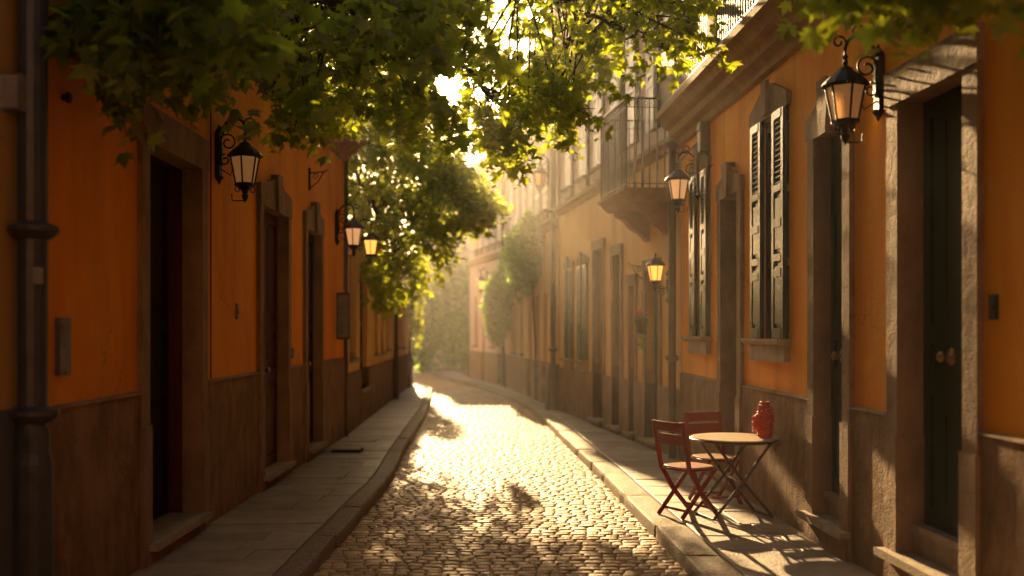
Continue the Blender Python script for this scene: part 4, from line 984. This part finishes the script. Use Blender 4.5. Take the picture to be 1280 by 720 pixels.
trunk = [Vector((-5.9, 9.5, -.1)), Vector((-5.85, 9.5, 1.5)), Vector((-5.75, 9.45, 3.2)), Vector((-5.5, 9.4, 4.8)), Vector((-5.1, 9.4, 6.0))]
mb = MB(); mb.tube([p - Vector(mt.location) for p in trunk], [.34, .27, .24, .22, .20], 12); mb.build('trunk', M_BARK, mt, smooth=True)
paths = [(bez((-5.1, 9.4, 5.9), (-4, 9.2, 6.4), (-2.5, 9.5, 6.0), (-.2, 10, 5.6)), .16, .05), (bez((-.2, 10, 5.6), (.6, 10.3, 5.4), (1.3, 10.5, 5.2), (2.2, 10.6, 4.8)), .05, .012),
         (bez((-5.1, 9.4, 5.9), (-4, 8, 6.3), (-2.8, 6.5, 5.7), (-1.9, 5.9, 4.4)), .12, .02), (bez((-4, 9, 6.2), (-2, 7, 6.8), (.5, 5.4, 6.2), (2.1, 4.7, 3.9)), .09, .015),
         (bez((-3, 9.3, 6.2), (-2, 8.6, 6.0), (-1.4, 8.2, 5.2), (-1.0, 8.0, 4.3)), .06, .01), (bez((-2.2, 9.5, 6.1), (-1, 11.5, 6), (0, 12, 5.2), (.6, 12.2, 4.4)), .07, .012),
         (bez((-5.1, 9.4, 5.9), (-4, 11, 7.2), (-1.5, 11.5, 7.5), (1.2, 11.5, 7.2)), .14, .03)]
limb_mesh(paths, T[::3] + T2[::2], mt, wig=.025)

# ---- second tree behind the ochre house, drooping over the pavement
lt = empty('linden_tree', (-5.4, 20.5, -.1), 'dense green tree drooping over the left pavement in mid distance, yellow at its sunny edge', 'tree')
TOP = np.array([(420, 150), (450, 150), (500, 150), (560, 175), (580, 200), (600, 235), (618, 255)])
BOT = np.array([(420, 330), (432, 345), (450, 372), (470, 392), (500, 392), (512, 372), (525, 345), (550, 350), (556, 310), (566, 290), (590, 290), (605, 275), (618, 262)])
CC = []
tr = 0
while len(CC) < 1050 and tr < 60000:
    tr += 1
    x = RNG.uniform(415, 615); t0 = np.interp(x, TOP[:, 0], TOP[:, 1]); b0_ = np.interp(x, BOT[:, 0], BOT[:, 1]) - 12
    y = RNG.uniform(t0 - 60 * (x < 540), max(b0_, t0 + 3))
    if x > 552 and RNG.uniform() > .5: continue
    if 500 < x < 552 and y > 300 and RNG.uniform() > .45: continue
    Y = RNG.uniform(17.2, 21.5); p = pix(x, y, Y)
    if p[2] < 3.75 and p[0] < wl(Y) + .12: continue
    CC.append(p)
CC = np.array(CC)
P, S, D, T = clusters_to_leaves(CC, dirs(len(CC), (.15, 0, -.5)), 19, .42, lambda c: .125)
lo = leaves('crown', P, S, M_LEAF2, lt, half=SMALL, D=D); lo.location = -Vector(lt.location)
tk = [Vector((-5.4, 20.5, -.1)), Vector((-5.35, 20.4, 2)), Vector((-5.1, 20.2, 4)), Vector((-4.6, 20, 5.2))]
mb = MB(); mb.tube([p - Vector(lt.location) for p in tk], [.26, .2, .17, .14], 10); mb.build('trunk', M_BARK, lt, smooth=True)
limb_mesh([(bez((-4.6, 20, 5.2), (-3.4, 20, 6), (-2, 19.5, 6), (-.2, 19.3, 4.6)), .12, .02), (bez((-4.6, 20, 5.2), (-3, 18.8, 6), (-1.8, 18.5, 5.4), (-1.3, 18.4, 3.2)), .09, .015), (bez((-2.5, 19.7, 5.9), (-1.6, 20.5, 5.5), (-1.2, 20.8, 4.4), (-1.0, 20.8, 3)), .06, .012)], T[::3], lt)
# thin growth further on, above the tiny lantern
def foliage_clump(name, label, cat, centers, n, size, m, base, stems, group=None, half=SMALL):
    e = empty(name, base, label, cat, group)
    P = []; 
    for (c, r) in centers:
        k = int(n * r[0] * r[1] * r[2] / sum(q[1][0] * q[1][1] * q[1][2] for q in centers))
        u = RNG.normal(0, 1, (k, 3)); u /= np.linalg.norm(u, axis=1)[:, None]; u *= (RNG.uniform(.25, 1.12, k) ** .5 * (1 + .16 * np.sin(7 * u[:, 0] + 3 * u[:, 2]) * np.cos(6 * u[:, 2] + 2) + .10 * np.sin(17 * u[:, 2] + 9 * u[:, 1])))[:, None]
        P.append(np.array(c) + u * np.array(r))
    P = np.concatenate(P); o = leaves('foliage', P, RNG.uniform(.7, 1.2, len(P)) * size, m, e, half=half); o.location = -Vector(base)
    mb = MB()
    for st in stems: mb.tube([Vector(p) - Vector(base) for p in st], [.035, .03, .025, .02][:len(st)], 6)
    mb.build('stem', M_BARK, e, smooth=True); return e
def onwall(f, x, y, d): 
    s = f.s_at(x); p = f.w(s, d, f.z_at(s, y)); return p
fc = onwall(fL2, 508, 380, .25)
foliage_clump('wall_climber', 'thin leafy climber on the far end of the left house row', 'climber', [((fc.x, fc.y, fc.z), (.28, .6, .9)), ((fc.x + .1, fc.y, fc.z + .9), (.4, .8, .7)), ((fc.x + .1, fc.y, fc.z - .8), (.15, .5, .5))], 2400, .10, M_LEAF2, (fc.x - .15, fc.y, GZ), [[(fc.x - .18, fc.y, GZ), (fc.x - .15, fc.y, 1.5), (fc.x - .05, fc.y, fc.z)]])
c1 = onwall(fR3, 672, 318, .30); c1b = onwall(fR3, 650, 335, .22)
foliage_clump('wall_creeper', 'big rounded green creeper bulging from the pale bend house', 'creeper', [((c1.x, c1.y, c1.z), (.50, 1.1, .80)), ((c1.x, c1.y + 1.2, c1.z - .15), (.42, 1.1, .70)), ((c1b.x, c1b.y + .3, c1b.z), (.34, .9, .62)), ((c1.x + .05, c1.y - .8, c1.z + .25), (.36, .6, .68))], 15000, .10, M_IVY, (c1.x + .25, c1.y, GZ), [[(c1.x + .26, c1.y, GZ), (c1.x + .25, c1.y + .1, 1.4), (c1.x + .15, c1.y, c1.z)]], 'creepers on the right')
c2 = onwall(fR3, 637, 385, .28)
foliage_clump('wall_creeper', 'smaller hazy green creeper hanging low beyond the big one', 'creeper', [((c2.x - .1, c2.y - .3, c2.z + .1), (.42, .8, .95)), ((c2.x - .1, c2.y, c2.z - .5), (.3, .6, .6))], 7000, .11, M_IVY, (c2.x + .15, c2.y, GZ), [[(c2.x + .15, c2.y, GZ), (c2.x + .1, c2.y, 1.2), (c2.x, c2.y, c2.z)]], 'creepers on the right')
for i, (x, y, w_, h_, lab) in enumerate(((-4.2, 44, 1.6, 5.0, 'hazy dark tree at the street end, leftmost of three'), (-1.7, 44.6, 1.5, 5.3, 'hazy dark tree closing the street end, middle of three'), (.8, 44.2, 1.6, 5.2, 'hazy dark tree at the street end, rightmost of three, half behind the bend house'))):
    e = foliage_clump('background_tree', lab, 'tree', [((x, y, h_ * .5), (w_, 1.1, h_ * .46)), ((x + .3, y, h_ * .75), (w_ * .8, 1, h_ * .28)), ((x - .5, y - .1, h_ * .3), (w_ * .9, 1.1, h_ * .3))], 5200, .22, M_IVY, (x, y, -.1), [[(x, y, -.1), (x + .05, y, 1.5), (x, y, 3)]], 'trees closing the street end')

# ================================================================== haze
if HAZE:
    mb = MB(); mb.box((0, 0, 5.4), (820, 820, 13.2)); hz = mb.build('haze', None or bpy.data.materials.new('haze'))
    hm = hz.data.materials[0]; hm.use_nodes = True; nt = hm.node_tree; nt.nodes.clear()
    pv = N(nt, 'ShaderNodeVolumePrincipled'); pv.inputs['Color'].default_value = (1.0, 0.94, 0.88, 1); pv.inputs['Density'].default_value = HAZE; pv.inputs['Anisotropy'].default_value = 0.85
    oo = N(nt, 'ShaderNodeOutputMaterial'); nt.links.new(pv.outputs[0], oo.inputs['Volume']); tag(hz, kind='stuff')
